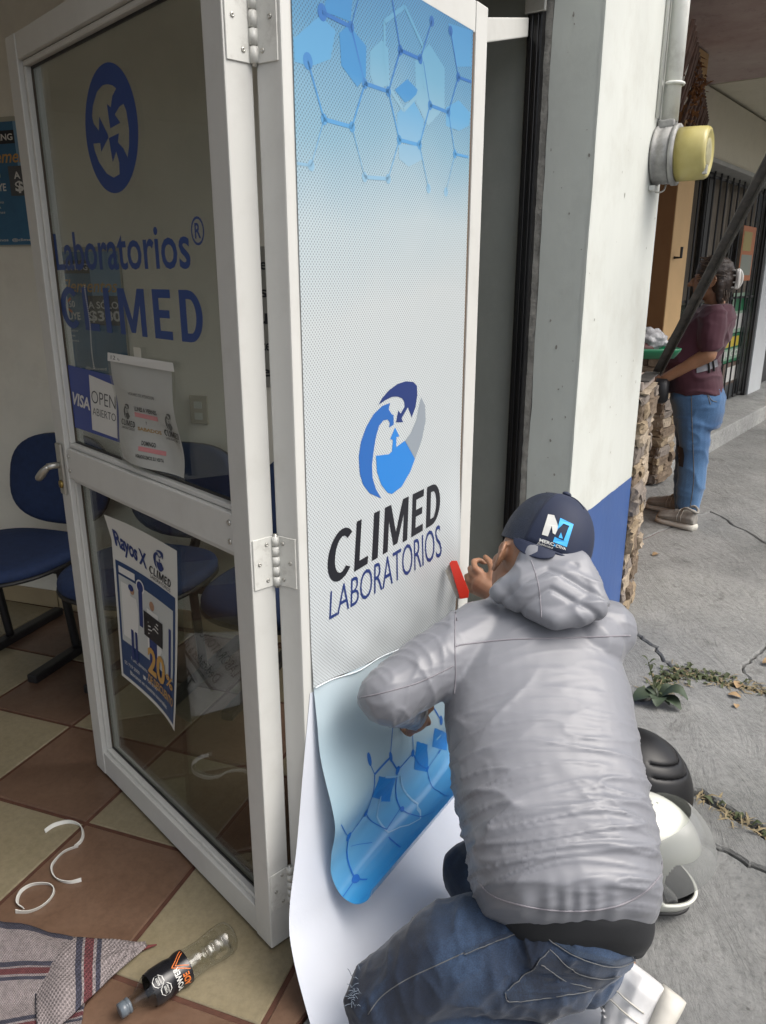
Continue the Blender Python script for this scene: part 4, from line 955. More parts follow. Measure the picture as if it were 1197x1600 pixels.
# striped knitted shawl
def shawl_mat():
    m, ns, lk, bs = new_mat('striped_knit'); nt = m.node_tree; bs.inputs['Roughness'].default_value = .95
    uv = ns.new('ShaderNodeUVMap'); sp = ns.new('ShaderNodeSeparateXYZ'); lk.new(uv.outputs[0], sp.inputs[0])
    g, nvy, mar = (.225, .195, .195), (.04, .04, .06), (.105, .03, .034)
    r = ns.new('ShaderNodeValToRGB'); r.color_ramp.interpolation = 'CONSTANT'; lk.new(sp.outputs[1], r.inputs[0]); el = r.color_ramp.elements
    st = [(0, nvy), (.045, g), (.24, nvy), (.27, g), (.285, mar), (.325, g), (.34, nvy), (.365, g), (.60, nvy), (.63, g), (.645, mar), (.685, g), (.70, nvy), (.73, g), (.93, nvy), (.955, mar), (.985, nvy)]
    while len(el) < len(st): el.new(.5)
    for e, (p, c) in zip(el, st): e.position = p; e.color = (*c, 1)
    def sin_(sock, k, ph=0):
        a = ns.new('ShaderNodeMath'); a.operation = 'MULTIPLY_ADD'; a.inputs[1].default_value = k; a.inputs[2].default_value = ph; lk.new(sock, a.inputs[0])
        b = ns.new('ShaderNodeMath'); b.operation = 'SINE'; lk.new(a.outputs[0], b.inputs[0]); return b.outputs[0]
    mu = ns.new('ShaderNodeMath'); mu.operation = 'MULTIPLY'; lk.new(sin_(sp.outputs[0], 330), mu.inputs[0]); lk.new(sin_(sp.outputs[1], 330), mu.inputs[1])
    k = ramp(nt, mu.outputs[0], [(.0, (1.1, 1.1, 1.1)), (.5, (.62, .62, .62))]); lk.new(mixc(nt, 1.0, mixc(nt, 1.0, r.outputs[0], k, 'MULTIPLY'), ramp(nt, noise_n(nt, 90, 3), [(.3, (.75,) * 3), (.6, (1.1,) * 3)]), 'MULTIPLY'), bs.inputs['Base Color'])
    bump(nt, bs, mu.outputs[0], .6, .003); return m
M_knit = shawl_mat()
sh = thing('shawl', G(20, 1540), 'grey knitted shawl with navy and maroon stripes crumpled on the tiles', 'shawl')
def cloth(name, c4, uvq, nx, ny, hf, parent):
    bm = bmesh.new(); uvl = bm.loops.layers.uv.new('uv'); vv = []
    for j in range(ny + 1):
        r = []
        for i in range(nx + 1):
            x, y = i / nx, j / ny; px, py = bil(c4, x, y); p = G(px, py, 0); p.z = .006 + hf(x, y); U = bil(uvq, x, y); r.append((U[0], U[1], bm.verts.new(p)))
        vv.append(r)
    fillgrid(bm, vv, uvl)
    o = obj(name, bm, M_knit, parent); s_ = o.modifiers.new('thick', 'SOLIDIFY'); s_.thickness = .005; s_.offset = -1; return o
hf1 = lambda x, y: .018 * max(0, math.sin(y * 7 + x * 2.2 + .4)) * (.3 + .7 * y) + .012 * abs(noise.noise((x * 3, y * 4, 1))) + .022 * sstep(.35, .75, np.float64(y)) * (1 - x * .5)
top_c = [(-60, 1720), (120, 1640), (150, 1483), (-60, 1452)]
cloth('shawl_body', top_c, [(0, 1), (1, 1), (1, .0), (0, .0)], 50, 50, hf1, sh)
hf2 = lambda x, y: .014 + .016 * math.sin(math.pi * y) * (1 - x) + .008 * abs(noise.noise((x * 4, y * 3, 5)))
def tri_cloth():
    bm = bmesh.new(); uvl = bm.loops.layers.uv.new('uv'); vv = []
    A_, B2, Cc = (55, 1478), (228, 1481), (60, 1650)
    for j in range(31):
        r = []
        for i in range(31):
            x, y = i / 30, j / 30        # x from the left edge to the tip, y downwards
            top = (A_[0] + (B2[0] - A_[0]) * x, A_[1] + (B2[1] - A_[1]) * x); bot_ = (Cc[0] + (B2[0] + 1 - Cc[0]) * x, Cc[1] + (B2[1] + 3 - Cc[1]) * x)
            q = (top[0] + (bot_[0] - top[0]) * y, top[1] + (bot_[1] - top[1]) * y); p = G(*q, 0)
            p.z = .012 + (.026 * math.sin(math.pi * min(1, y * .9 + .1)) * (1 - x) + .01 * (1 - x)) * float(sstep(0, .3, np.float64(x))) + .006 * noise.noise((x * 5, y * 4, 3)); r.append((y * .45 * (1 - x), .03 + x * .55 + .02 * y, bm.verts.new(p)))
        vv.append(r)
    fillgrid(bm, vv, uvl); o = obj('shawl_corner', bm, M_knit, sh); s_ = o.modifiers.new('thick', 'SOLIDIFY'); s_.thickness = .005; s_.offset = -1
tri_cloth()
bm = bmesh.new(); tube(bm, [G(218, 1483, .012), G(232, 1479, .010), G(245, 1476, .008)], [.006, .004, .0015], 8); obj('shawl_tassel', fin(bm), flat('maroon_yarn', (.13, .03, .03), .9), sh, True)

# ================================================================== ELECTRIC METER ON THE PILLAR
M_galv = mat('weathered_galvanised', (.33, .33, .32), .6, .3, 14, 40, .3, .003, metal=.3, dirt=.6, dirtcol=(.14, .13, .11), dscale=20)
M_pipe = mat('white_painted_pipe', (.66, .67, .63), .5, .05, 8, 30, .25, .002, dirt=.4, dirtcol=(.2, .17, .13), dscale=14, stretch=(1, 1, .3))
def ofac(x, y, o): a, z = on_fac(x, y, o); return a, z
am, zm = ofac(1046, 243, O_P + .05); n3 = V((N2[0], N2[1], 0)); d3 = V((D2[0], D2[1], 0)); z3 = V((0, 0, 1))
mt = thing('electric_meter', FAC(am, O_P, zm), 'round electric meter with yellowed plastic cover on the white pillar', 'electric meter')
RM = .098
def disc_lathe(name, prof, m, parent, seg=40, c=(am, zm)):
    bm = bmesh.new(); ringmesh(bm, [[FAC(c[0], O_P + x, c[1]) + (d3 * math.cos(k * math.tau / seg) + z3 * math.sin(k * math.tau / seg)) * r for k in range(seg)] for x, r in prof]); return obj(name, fin(bm), m, parent, True)
disc_lathe('meter_base', [(.001, RM * .98), (.004, RM * 1.05), (.012, RM * 1.05), (.014, RM * .99), (.03, RM * .98), (.034, RM * 1.0), (.06, RM), (.065, RM * .9)], M_galv, mt)
disc_lathe('locking_band', [(.0655, RM * .95), (.066, RM * 1.06), (.082, RM * 1.06), (.0825, RM * .95)], M_galv, mt)
my, ns, lk, bsy = new_mat('yellowed_plastic'); bsy.inputs['Base Color'].default_value = (.56, .47, .13, 1); bsy.inputs['Roughness'].default_value = .35; bsy.inputs['Transmission Weight'].default_value = .25
lk.new(ramp(my.node_tree, noise_n(my.node_tree, 9, 4), [(.3, (.50, .42, .13)), (.7, (.62, .55, .22))]), bsy.inputs['Base Color'])
disc_lathe('meter_cover', [(.083, RM * .93), (.14, RM * .92), (.176, RM * .90), (.186, RM * .85), (.190, RM * .75), (.186, RM * .70), (.185, RM * .3)], my, mt)
dl = disc_lathe('meter_dial', [(.1855, RM * .5), (.1865, RM * .48), (.1868, RM * .2)], mat('dial_face', (.3, .28, .16), .5, .3, 40), mt, 24)
obj('sealing_tab', box(FZ, am - .05, am - .03, zm - .075, zm - .045, .0 + O_P + .18, O_P + .195, .002), M_steel, mt)
obj('meter_hub', box(FZ, am - .035, am + .035, zm + RM * .92, zm + RM * 1.2, O_P + .006, O_P + .062, .006), M_galv, mt)
bm = bmesh.new(); tube(bm, spline([FAC(am - .03, O_P + .004, zm - .10), FAC(am - .02, O_P + .02, zm - .125), FAC(am, O_P + .04, zm - .12), FAC(am + .01, O_P + .045, zm - .10)], 6), .0035, 6); obj('seal_wire', fin(bm), M_steel, mt, True)
obj('bottom_clip', box(FZ, am - .06, am - .02, zm - .122, zm - .104, O_P + .001, O_P + .022, .003), M_pipe, mt)
cd = thing('conduit_pipe', FAC(am, O_P + .035, zm + .15), 'white painted conduit pipe running up the pillar from the meter', 'pipe')
bm = bmesh.new(); tube(bm, [FAC(am, O_P + .038, zm + RM * 1.15), FAC(am, O_P + .038, zm + .5), FAC(am, O_P + .038, 3.2)], .030, 24); obj('conduit', fin(bm), M_pipe, cd, True)
bm = bmesh.new(); tube(bm, [FAC(am - .055, O_P + .008, zm + .12), FAC(am - .058, O_P + .008, 3.2)], .006, 8); obj('cable', fin(bm), M_pipe, cd, True)
bm = bmesh.new()
tube(bm, [FAC(am + .036 * math.cos(t), O_P + .038 + .036 * math.sin(t), zm + .235) for t in np.linspace(-.5, math.pi + .5, 16)], .006, 8); obj('pipe_strap', fin(bm), M_pipe, cd, True)
for s in (-1, 1): obj('strap_foot', box(FZ, am + s * .045 - .012, am + s * .045 + .012, zm + .225, zm + .245, O_P + .001, O_P + .012, .003), M_pipe, cd)

# ================================================================== NEIGHBOUR: stone clad wing wall, counter, window jamb
M_st = []
for i, c in enumerate(((.26, .20, .13), (.15, .11, .075), (.33, .27, .20), (.19, .16, .135))): M_st.append(mat('clad_stone_%s' % 'abcd'[i], c, .85, .25, 20, 40, .8, .01))
for m_ in M_st: m_.name = 'clad_stone'
M_brown = mat('brown_wall_paint', (.27, .13, .05), .7, .08, 4, 30, .2, .003); M_tan = mat('tan_wall_paint', (.55, .36, .17), .7, .06, 5, 30, .2, .003)
M_slab = mat('counter_slab', (.36, .30, .26), .7, .1, 8, 40, .3, .003)
TH3 = rad(26); E2 = (math.sin(TH3), math.cos(TH3)); M2 = (math.cos(TH3), -math.sin(TH3))
S0 = FAC(A_PE + .004, O_P - .01, 0)
def NB(u, z, o=0.0): return V((S0.x + u * E2[0] + o * M2[0], S0.y + u * E2[1] + o * M2[1], z))
wing = thing('stone_wall', NB(.2, 0, -.1), 'low wall clad in rough brown stone right beside the pillar', 'wall')
obj('wall_core', box(NB, .002, .36, -.05, 1.04, -.28, 0), M_mortar, wing)
obj('top_slab', box(NB, .003, .375, 1.0405, 1.075, -.29, .02, .004), M_slab, wing)
def stones(fn, u0, u1, z0, z1, parent, seed, h=(.035, .07), l=(.07, .2), dep=.03):
    r = random.Random(seed); z = z0
    while z < z1 - .01:
        hh = min(r.uniform(*h), z1 - z); u = u0
        while u < u1 - .01:
            ll = min(r.uniform(*l), u1 - u)
            if u1 - u - ll < .03: ll = u1 - u
            bm = bmesh.new(); bmesh.ops.create_cube(bm, size=1); bmesh.ops.subdivide_edges(bm, edges=bm.edges[:], cuts=2, use_grid_fill=True)
            pr_ = r.uniform(.4, 1) * dep; k = r.uniform(0, 99)
            for v in bm.verts:
                c = v.co.copy(); n_ = noise.noise_vector(c * 2.6 + V((k, k, k))) * .30
                m_ = 1 - .10 * ((abs(c.x) > .4) + (abs(c.z) > .4)) * (c.y > .2)
                v.co = fn(u + ll * (.5 + (c.x * m_ + n_.x * .5) * .99), z + hh * (.5 + (c.z * m_ + n_.z * .5) * .99), pr_ * (.5 + c.y) + n_.y * dep * .9 * (c.y > -.3))
            fin(bm); obj('stone', bm, M_st[r.randrange(4)], parent); u += ll
        z += hh
stones(lambda u, z, o: NB(u, z, o + .0), .004, .372, .0, 1.035, wing, 5, (.04, .085), (.06, .19), .045)
stones(lambda u, z, o: NB(.362 + o, z, -.28 + u), .0, .275, .0, 1.03, wing, 8, (.04, .08), (.08, .16), .02)
# counter front, counter top and recess behind the wing wall
cnt = thing('shop_counter', NB(1.2, 0, -.3), 'brown counter wall behind the low stone wall where the woman stands', 'counter')
obj('counter_front', box(NB, .38, 2.3, -.05, 1.03, -.5, -.36), M_brown, cnt); obj('counter_top', box(NB, .38, 2.35, 1.031, 1.07, -.75, -.33, .004), M_slab, cnt)
PJ = G(1024, 761); TH4 = rad(38); F2_ = (math.sin(TH4), math.cos(TH4)); H2 = (math.cos(TH4), -math.sin(TH4))
def GT(u, z, o=0.0): return V((PJ.x + u * F2_[0] + o * H2[0], PJ.y + u * F2_[1] + o * H2[1], z))
pier = thing('window_pier', GT(.1, 0, -.1), 'tan and brown painted pier with a stone clad foot beyond the counter', 'pier')
obj('pier_front', box(GT, .02, .36, 1.02, 2.92, -.075, -.07), M_tan, pier)
obj('pier_body', box(GT, .016, .36, -.05, 2.92, -.5, -.0755), M_brown, pier)
obj('stone_foot_core', box(GT, .04, .36, 0, 1.02, -.074, -.03), M_mortar, pier)
stones(lambda u, z, o: GT(u, z, o - .03), .0, .34, .02, 1.03, pier, 11, (.05, .09), (.12, .3), .05)
stones(lambda u, z, o: GT(.02 - o, z, u), -.30, -.0, .02, 1.0, pier, 12, (.05, .09), (.1, .3), .04)
bm = bmesh.new(); hk = [GT(.08, 1.62, -.066), GT(.08, 1.62, -.02), GT(.08, 1.69, -.02)]; tube(bm, hk, .01, 6); tag(obj('hook', fin(bm), M_black), 'small black iron hook on the tan pier', 'hook')
bm = bmesh.new(); tube(bm, [GT(.2, 1.62, -.05), GT(.2, 1.05, -.05)], .01, 6)
# upper wall over the window opening
uw = tag(obj('upper_wall', box(NB, .0, 2.42, 2.25, 2.92, -.5, -.33), M_brown), 'brown wall above the service window beside the pillar', 'wall')
# steel strut with bracket
strut = thing('steel_strut', NB(.33, 1.09, .02), 'long dark steel bar slanting up from the stone wall across the woman', 'strut')
p0 = NB(.34, 1.085, .03); q_ = W(1200, 252, 2.55); dr = (q_ - p0).normalized(); p1 = p0 + dr * ((q_ - p0).length + .45)
def bar(p, q, w, t, wv):
    d = (q - p).normalized(); a = (wv - d * wv.dot(d)).normalized() * w / 2; b = d.cross(a).normalized() * t / 2; bm = bmesh.new()
    prism(bm, [p - a - b, p + a - b, p + a + b, p - a + b], [q - a - b, q + a - b, q + a + b, q - a + b]); return fin(bm, .0015, 1)
M_bar = mat('worn_dark_steel', (.07, .066, .062), .5, .3, 12, 60, .2, .001, metal=.4, dirt=.5, dirtcol=(.2, .17, .14), dscale=30)
obj('flat_bar', bar(p0, p1, .038, .006, V((1, .25, -.4))), M_bar, strut)
obj('bar_lip', bar(p0 + V((.012, -.010, -.012)), p1 + V((.012, -.010, -.012)), .005, .02, V((1, .25, -.4))), M_bar, strut)
obj('angle_bracket', box(NB, .02, .365, 1.0755, 1.082, -.02, .04, .001, 1), M_bar, strut); obj('bracket_upright', box(NB, .05, .085, 1.0825, 1.125, -.02, -.012, .001, 1), M_bar, strut)
# tray with plastic bag on the counter
tp = W(1026, 531, 3.95); tr = thing('tray', (tp.x, tp.y, 1.07), 'green plastic tray on the counter behind the stone wall', 'tray')
bm = bmesh.new(); C_ = V((tp.x - .03, tp.y + .02, 1.095)); ringmesh(bm, [superring(C_ + V((0, 0, z)), V((r, 0, 0)), V((0, r * .8, 0)), 4, 28) for z, r in ((0, .12), (.035, .145), (.05, .15), (.052, .142), (.01, .12), (.006, .05))]); obj('tray_shell', fin(bm), flat('green_plastic', (.01, .16, .07), .35), tr, True)
bm = bmesh.new(); bmesh.ops.create_icosphere(bm, subdivisions=4, radius=1)
for v in bm.verts:
    n_ = 1 + .28 * noise.noise(v.co * 2.3) + .15 * noise.noise(v.co * 6); v.co = C_ + V((v.co.x * .085 * n_, v.co.y * .08 * n_, .085 + v.co.z * .06 * n_))
tag(obj('plastic_bag', bm, mat('plastic_film_bag', (.42, .42, .43), .25, .2, 30, 40, .8, .01), None, True), 'crumpled translucent plastic bag lying in the green tray', 'bag')
bm = bmesh.new(); bmesh.ops.create_icosphere(bm, subdivisions=3, radius=1)
for v in bm.verts: v.co = C_ + V((-.05 + v.co.x * .07, -.03 + v.co.y * .06, .05 + v.co.z * .035 * (1 + .3 * noise.noise(v.co * 3))))
tag(obj('food_bundle', bm, flat('dark_red_food', (.09, .03, .03), .6), None, True), 'dark red bundle under the plastic bag in the tray', 'bundle')

# ================================================================== NEIGHBOUR: raised step, grille front, lintel, canopy
step = obj('step', box(GT, .1, 9, -.15, .165, -2.2, -.02, .012), M_step); step['kind'] = 'structure'
GO = -.42
back = thing('shop_window', GT(2.2, .17, GO - .1), 'curtained shop window behind the black iron grille', 'shop window')
M_curt = mat('brown_curtain', (.22, .19, .155), .8, .3, 8, 0, 0, 0, stretch=(6, 6, .4)); M_dark = mat('dark_interior', (.02, .02, .018), .8, .3)
obj('dark_backing', box(GT, .36, 6.5, .166, 2.4, GO - .6, GO - .5), M_dark, back)
bm = bmesh.new(); rows = [[GT(.4 + 3.7 * i / 160, z, GO - .16 + .04 * math.sin(i * .9) + .02 * math.sin(i * .37)) for z in (1.25, 1.8, 2.38)] for i in range(161)]
vv = [[bm.verts.new(p) for p in r] for r in rows]
for a, b in zip(vv, vv[1:]):
    for i in range(2): bm.faces.new((a[i], b[i], b[i + 1], a[i + 1]))
obj('curtain', bm, M_curt, back, True)
obj('door_frame_post', box(GT, 2.02, 2.16, .166, 2.38, GO - .09, GO - .04, .004), M_black, back)
obj('glass_pane', box(GT, .4, 4.1, .2, 1.24, GO - .13, GO - .125), M_glass, back)
obj('display_back', box(GT, .4, 4.1, .166, 1.24, GO - .3, GO - .29), mat('display_clutter', (.20, .21, .19), .7, .6, 5), back)
gr = thing('window_grille', GT(2.2, .17, GO), 'black iron grille of upright bars in front of the neighbouring shop window', 'grille')
bme = None; cnt_b = 0
u = .42
while u < 4.05:
    bm = bmesh.new(); tube(bm, [GT(u, .2, GO), GT(u, 2.38, GO)], .0095, 6); o = obj('bar', fin(bm), M_black, gr); u += .20
for z in (.21, 1.28, 2.34): obj('cross_rail', box(GT, .4, 4.07, z - .012, z + .012, GO - .018, GO - .010, .002, 1), M_black, gr)
obj('grille_frame', box(GT, 4.07, 4.15, .166, 2.38, GO - .03, GO + .02, .004), M_black, gr)
pw = thing('pilaster', GT(4.3, 0, GO), 'pale grey painted pilaster right of the black grille', 'pilaster')
obj('pilaster_shaft', box(GT, 4.155, 4.75, .1655, 2.38, GO - .3, GO + .035, .005), mat('pale_grey_paint', (.52, .54, .55), .6, .05, 4, 25, .2, .003), pw)
dr_ = tag(obj('dark_door', box(GT, 4.78, 5.9, .1655, 2.38, GO - .2, GO - .1, .004), M_black), 'black metal door at the right edge beyond the pale pilaster', 'door')
ln_ = thing('lintel', GT(2, 2.6, GO), 'cream plastered lintel above the grille under the canopy', 'lintel')
M_lint = mat('cream_lintel_plaster', (.66, .62, .50), .7, .06, 3, 18, .3, .004, dirt=.3, dirtcol=(.25, .22, .16), dscale=3)
obj('lintel_beam', box(GT, .0, 7, 2.42, 2.9, GO - .2, GO + .12, .01), M_lint, ln_)
obj('lintel_trim', box(GT, .0, 7, 2.382, 2.4195, GO - .2, GO + .15, .005), mat('grey_trim', (.36, .36, .34), .6), ln_)
can = thing('canopy', GT(1.5, 2.92, .5), 'weathered pinkish concrete canopy over the neighbouring pavement', 'canopy')
mcan, ns, lk, bsc = new_mat('stained_canopy_concrete'); bsc.inputs['Roughness'].default_value = .9; nt = mcan.node_tree
c_ = ramp(nt, noise_n(nt, 1.6, 7, .65), [(.3, (.36, .255, .23)), (.5, (.47, .37, .34)), (.7, (.56, .49, .44))]); c_ = mixc(nt, ramp(nt, noise_n(nt, 9, 8, .8), [(.55, (0,) * 3), (.75, (.6,) * 3)]), c_, (.12, .07, .055)); lk.new(c_, bsc.inputs['Base Color']); bump(nt, bsc, noise_n(nt, 14, 7, .7), .7, .01)
obj('canopy_slab', box(GT, -1.9, 1.30, 2.93, 3.08, GO - .3, 1.7, .01), mcan, can)
obj('canopy_slab', box(GT, 1.305, 7, 2.925, 3.08, GO - .3, 1.7, .01), M_lint, can, )
# slatted eave with rusty dry clump
ev = thing('slatted_eave', NB(1.2, 2.7, .0), 'row of dark wooden slats hanging under the canopy beside the conduit', 'slats')
ea = [W(1084, 30, 3.3), W(1106, 186, 5.2)]
for k in range(26):
    f = k / 25; p = ea[0].lerp(ea[1], f); t_ = (p - EYE).length; q = p + V((-.05, .02, -.30 * (0.75 + .2 * math.sin(k * 1.7)))); 
    bm = bmesh.new(); tube(bm, [p, p.lerp(q, .5) + V((.004, 0, 0)), q], .011, 5); obj('slat', fin(bm), mat('dark_wood_slat', (.09, .05, .035), .8, .3, 20), ev)
bm = bmesh.new(); cc = ea[0].lerp(ea[1], .32) + V((-.03, -.05, -.12))
for k in range(120):
    r = random; p = cc + V((r.gauss(0, .025), r.gauss(0, .05), r.gauss(-.02, .075))); d = V((r.gauss(0, 1), r.gauss(0, 1), r.gauss(-.4, 1))).normalized() * r.uniform(.02, .05); s = d.cross(V((r.random(), r.random(), 1))).normalized() * r.uniform(.006, .014)
    bm.faces.new([bm.verts.new(x) for x in (p - s, p + d * .6 - s * .6, p + d, p + d * .5 + s)])
tag(obj('dry_clump', bm, mat('rusty_dry_leaf', (.17, .07, .02), .9, .4, 30)), 'rusty brown dried clump caught in the wooden slats', 'dried plant', None, 'stuff')
# posters on and behind the grille
def gposter(u0, u1, z0, z1, o, cols, lbl, txt=None):
    p = tag(obj('poster', box(GT, u0, u1, z0, z1, o, o + .003), cols[0]), lbl, 'poster'); pr = Print(lambda x, y: GT(u0 + (u1 - u0) * x, z0 + (z1 - z0) * y, o + .0045))
    for k, m_ in enumerate(cols[1:]):
        pr = Print(lambda x, y: GT(u0 + (u1 - u0) * x, z0 + (z1 - z0) * y, o + .0045 + .001 * k)); pr.rect(.08, .1 + .45 * (k % 2), .92 - .2 * (k % 3 == 1), .48 + .42 * (k % 2)); pr.make('printed_field', m_, p)
    if txt:
        pr = Print(lambda x, y: GT(u0 + (u1 - u0) * x, z0 + (z1 - z0) * y, o + .008)); pr.text(txt, ((.12, .15), (.88, .42)), .03); pr.make('lettering', I_white, p)
I_green = flat('green_ink', (.02, .16, .07), .5); I_yel = flat('yellow_ink', (.6, .45, .05), .5); I_lgr = flat('pale_green_ink', (.3, .42, .32), .5)
def gput(x, y, o):
    d = ray(x, y); n = V((H2[0], H2[1])); t = (PJ.xy.dot(n) + o) / d.xy.dot(n); q = EYE + d * t; return ((q.xy - PJ.xy).dot(V(F2_)), q.z)
def gq(x0, y0, x1, y1, o): a, z1_ = gput(x0, y0, o); b, z0_ = gput(x1, y1, o); return min(a, b), max(a, b), z0_, z1_
u0, u1, z0, z1 = gq(1164, 352, 1182, 438, GO + .02); gposter(u0, u1 - (u1 - u0) * .35, z0, z1, GO + .012, [flat('faded_orange_card', (.42, .13, .04), .6), flat('faded_print', (.22, .24, .2), .6), flat('ochre_print', (.33, .26, .08), .6)], 'orange bordered poster tied to the upper bars of the grille')
u0, u1, z0, z1 = gq(1150, 368, 1176, 448, GO - .10); gposter(u0 - .25, u0 + .1, z0, z1, GO - .09, [mat('grey_card', (.11, .11, .105), .6), ], 'dark grey card behind the upper bars of the grille')
u0, u1, z0, z1 = gq(1130, 525, 1160, 560, GO - .1); gposter(u0, u1, z0, z1, GO - .11, [I_green, I_lgr, I_yel], 'green and yellow poster behind the lower bars of the grille', 'JUGOS')
u0, u1, z0, z1 = gq(1148, 458, 1172, 515, GO - .1); gposter(u0, u1, z0, z1, GO - .11, [I_lgr, I_white, I_green], 'pale green poster behind the lower bars, above the green and yellow one')
u0, u1, z0, z1 = gq(1132, 570, 1160, 620, GO - .1); gposter(u0, u1, z0, z1, GO - .11, [mat('dull_brown_card', (.14, .1, .08), .6, .4, 30), I_dkgrey, I_white], 'brown poster low behind the grille, under the green and yellow one')
# ================================================================== WEEDS AND LEAVES IN THE JOINTS
M_leaf = mat('weed_leaf', (.034, .052, .028), .6, .35, 12); M_leaf2 = mat('small_weed_leaf', (.045, .058, .02), .7, .4, 30); M_dry = mat('dry_leaf', (.28, .19, .10), .8, .3, 20); M_straw = mat('straw', (.20, .16, .09), .9, .4, 40)
def leaf(bm, base, d, ln, wd, droop, up=.3, n=6):
    d = V(d).normalized(); s = d.cross(V((0, 0, 1))).normalized(); rows = []
    for i in range(n + 1):
        f = i / n; c = base + d * ln * f + V((0, 0, up * ln * math.sin(f * 2.2) - droop * ln * f * f)); w = wd * math.sin(math.pi * (f * .92 + .04)) ** .8
        rows.append([c - s * w + V((0, 0, w * .35)), c, c + s * w + V((0, 0, w * .35))])
    vv = [[bm.verts.new(p) for p in r] for r in rows]
    for a, b in zip(vv, vv[1:]):
        for i in range(2): f = bm.faces.new((a[i], a[i + 1], b[i + 1], b[i])); f.smooth = True
wp = G(1028, 1098); weed = thing('weed', wp, 'broad leaved green weed growing from the pavement joint beside the man', 'plant')
for k, (an, ln, wd) in enumerate(((12, .075, .03), (75, .055, .018), (-28, .10, .036), (128, .065, .022), (185, .10, .04), (246, .07, .03), (310, .09, .03), (40, .045, .014), (-60, .05, .016), (150, .04, .012))):
    bm = bmesh.new(); leaf(bm, wp + V((0, 0, .015)), (math.cos(rad(an)), math.sin(rad(an)), 0), ln, wd, .25, random.uniform(.15, .6)); obj('leaf', bm, random.choice((M_leaf, M_leaf, M_leaf2)), weed)
bm = bmesh.new(); tube(bm, [wp, wp + V((-.01, .03, .06)), wp + V((-.025, .07, .13))], .002, 5)
for k in range(16):
    p = wp + V((-.025 * k / 16, .07 * k / 16 + .01, .13 * k / 16 + .01)); leaf(bm, p, (random.uniform(-1, 1), random.uniform(-1, 1), .4), .03, .006, .2, .3, 3)
obj('weed_stalk', bm, M_leaf2, weed)
def along(chain_, f):
    L = [0]
    for a, b in zip(chain_, chain_[1:]): L.append(L[-1] + (b - a).length)
    t = f * L[-1]
    for i in range(len(L) - 1):
        if L[i + 1] >= t: return chain_[i].lerp(chain_[i + 1], (t - L[i]) / (L[i + 1] - L[i] + 1e-9))
    return chain_[-1]
def joint_weeds(name, pts, n, green, seed, wid=.02):
    r = random.Random(seed); bm = bmesh.new(); bm2 = bmesh.new()
    for k in range(n):
        c = along(pts, r.random()); p = V((c.x + r.gauss(0, wid), c.y + r.gauss(0, wid), -.012 + r.uniform(0, .012))); an = r.random() * math.tau
        if r.random() < green: leaf(bm, p, (math.cos(an), math.sin(an), .2), r.uniform(.012, .035), r.uniform(.004, .010), .2, r.uniform(.2, .9), 2)
        else: leaf(bm2, p, (math.cos(an), math.sin(an), .1), r.uniform(.02, .06), r.uniform(.001, .0045), .1, r.uniform(0, .3), 2)
    tag(obj(name, bm, M_leaf2), None, None, None, 'stuff'); tag(obj('dry_litter', bm2, M_straw), None, None, None, 'stuff')
joint_weeds('ground_weeds', [V(g2(1035, 1085)), JB.lerp(JC, .7), JC, JC.lerp(JD, .6)], 520, .45, 4, .028)
joint_weeds('ground_weeds', [JC.lerp(JD, .4), JD, JD + V((.3, -.05))], 420, .12, 6, .024)
joint_weeds('ground_weeds', [KB.lerp(KC, .1), KC, KC + V((.2, -.1))], 230, .2, 7, .010)
for x, y, an, ln in ((1152, 1075, 60, .05), (1158, 1090, 150, .045), (1150, 1100, 250, .03), (1192, 1036, 10, .06), (1020, 868, 30, .05)):
    bm = bmesh.new(); p = G(x, y, .007); leaf(bm, p, (math.cos(rad(an)), math.sin(rad(an)), 0), ln, ln * .35, .12, .16, 5)
    tag(obj('fallen_leaf', bm, M_dry), {1152: 'upright pale brown fallen leaf among the joint litter', 1158: 'pale brown fallen leaf lying flat below the upright one', 1150: 'small dark fallen leaf at the edge of the middle slab', 1192: 'single fallen leaf on the far slab at the right edge of the pavement', 1020: 'fallen leaf near the foot of the stone wall'}[x], 'leaf', 'fallen leaves on the pavement')
# ================================================================== PEOPLE AND THEIR THINGS
def skin_mat(name, c):
    m, ns, lk, bs = new_mat(name); nt = m.node_tree; bs.inputs['Roughness'].default_value = .5; bs.inputs['Subsurface Weight'].default_value = .08; bs.inputs['Subsurface Radius'].default_value = (.01, .004, .002)
    lk.new(ramp(nt, noise_n(nt, 14, 5), [(.3, tuple(x * .85 for x in c)), (.7, tuple(x * 1.12 for x in c))]), bs.inputs['Base Color']); bump(nt, bs, noise_n(nt, 160, 3), .12, .001); return m
M_skin = skin_mat('skin', (.30, .155, .09)); M_skin2 = skin_mat('tanned_skin', (.33, .17, .095))
def cloth_mat(name, c, rough=.75, weave=900, wst=.15, var=.1, sheen=.15, wr=None):
    m, ns, lk, bs = new_mat(name); nt = m.node_tree; bs.inputs['Roughness'].default_value = rough; bs.inputs['Sheen Weight'].default_value = sheen
    lk.new(ramp(nt, noise_n(nt, 5, 5), [(.3, tuple(x * (1 - var) for x in c)), (.7, tuple(x * (1 + var) for x in c))]), bs.inputs['Base Color'])
    if wr:                                                                  # fine sharp creases of thin cloth
        h = noise_n(nt, wr[0], 3, .5, stretch=wr[1], dist=.6); h.node.noise_type = 'RIDGED_MULTIFRACTAL'; h.node.normalize = True; bump(nt, bs, h, wr[2], .010)
    bump(nt, bs, noise_n(nt, weave, 2), wst, .0008); return m
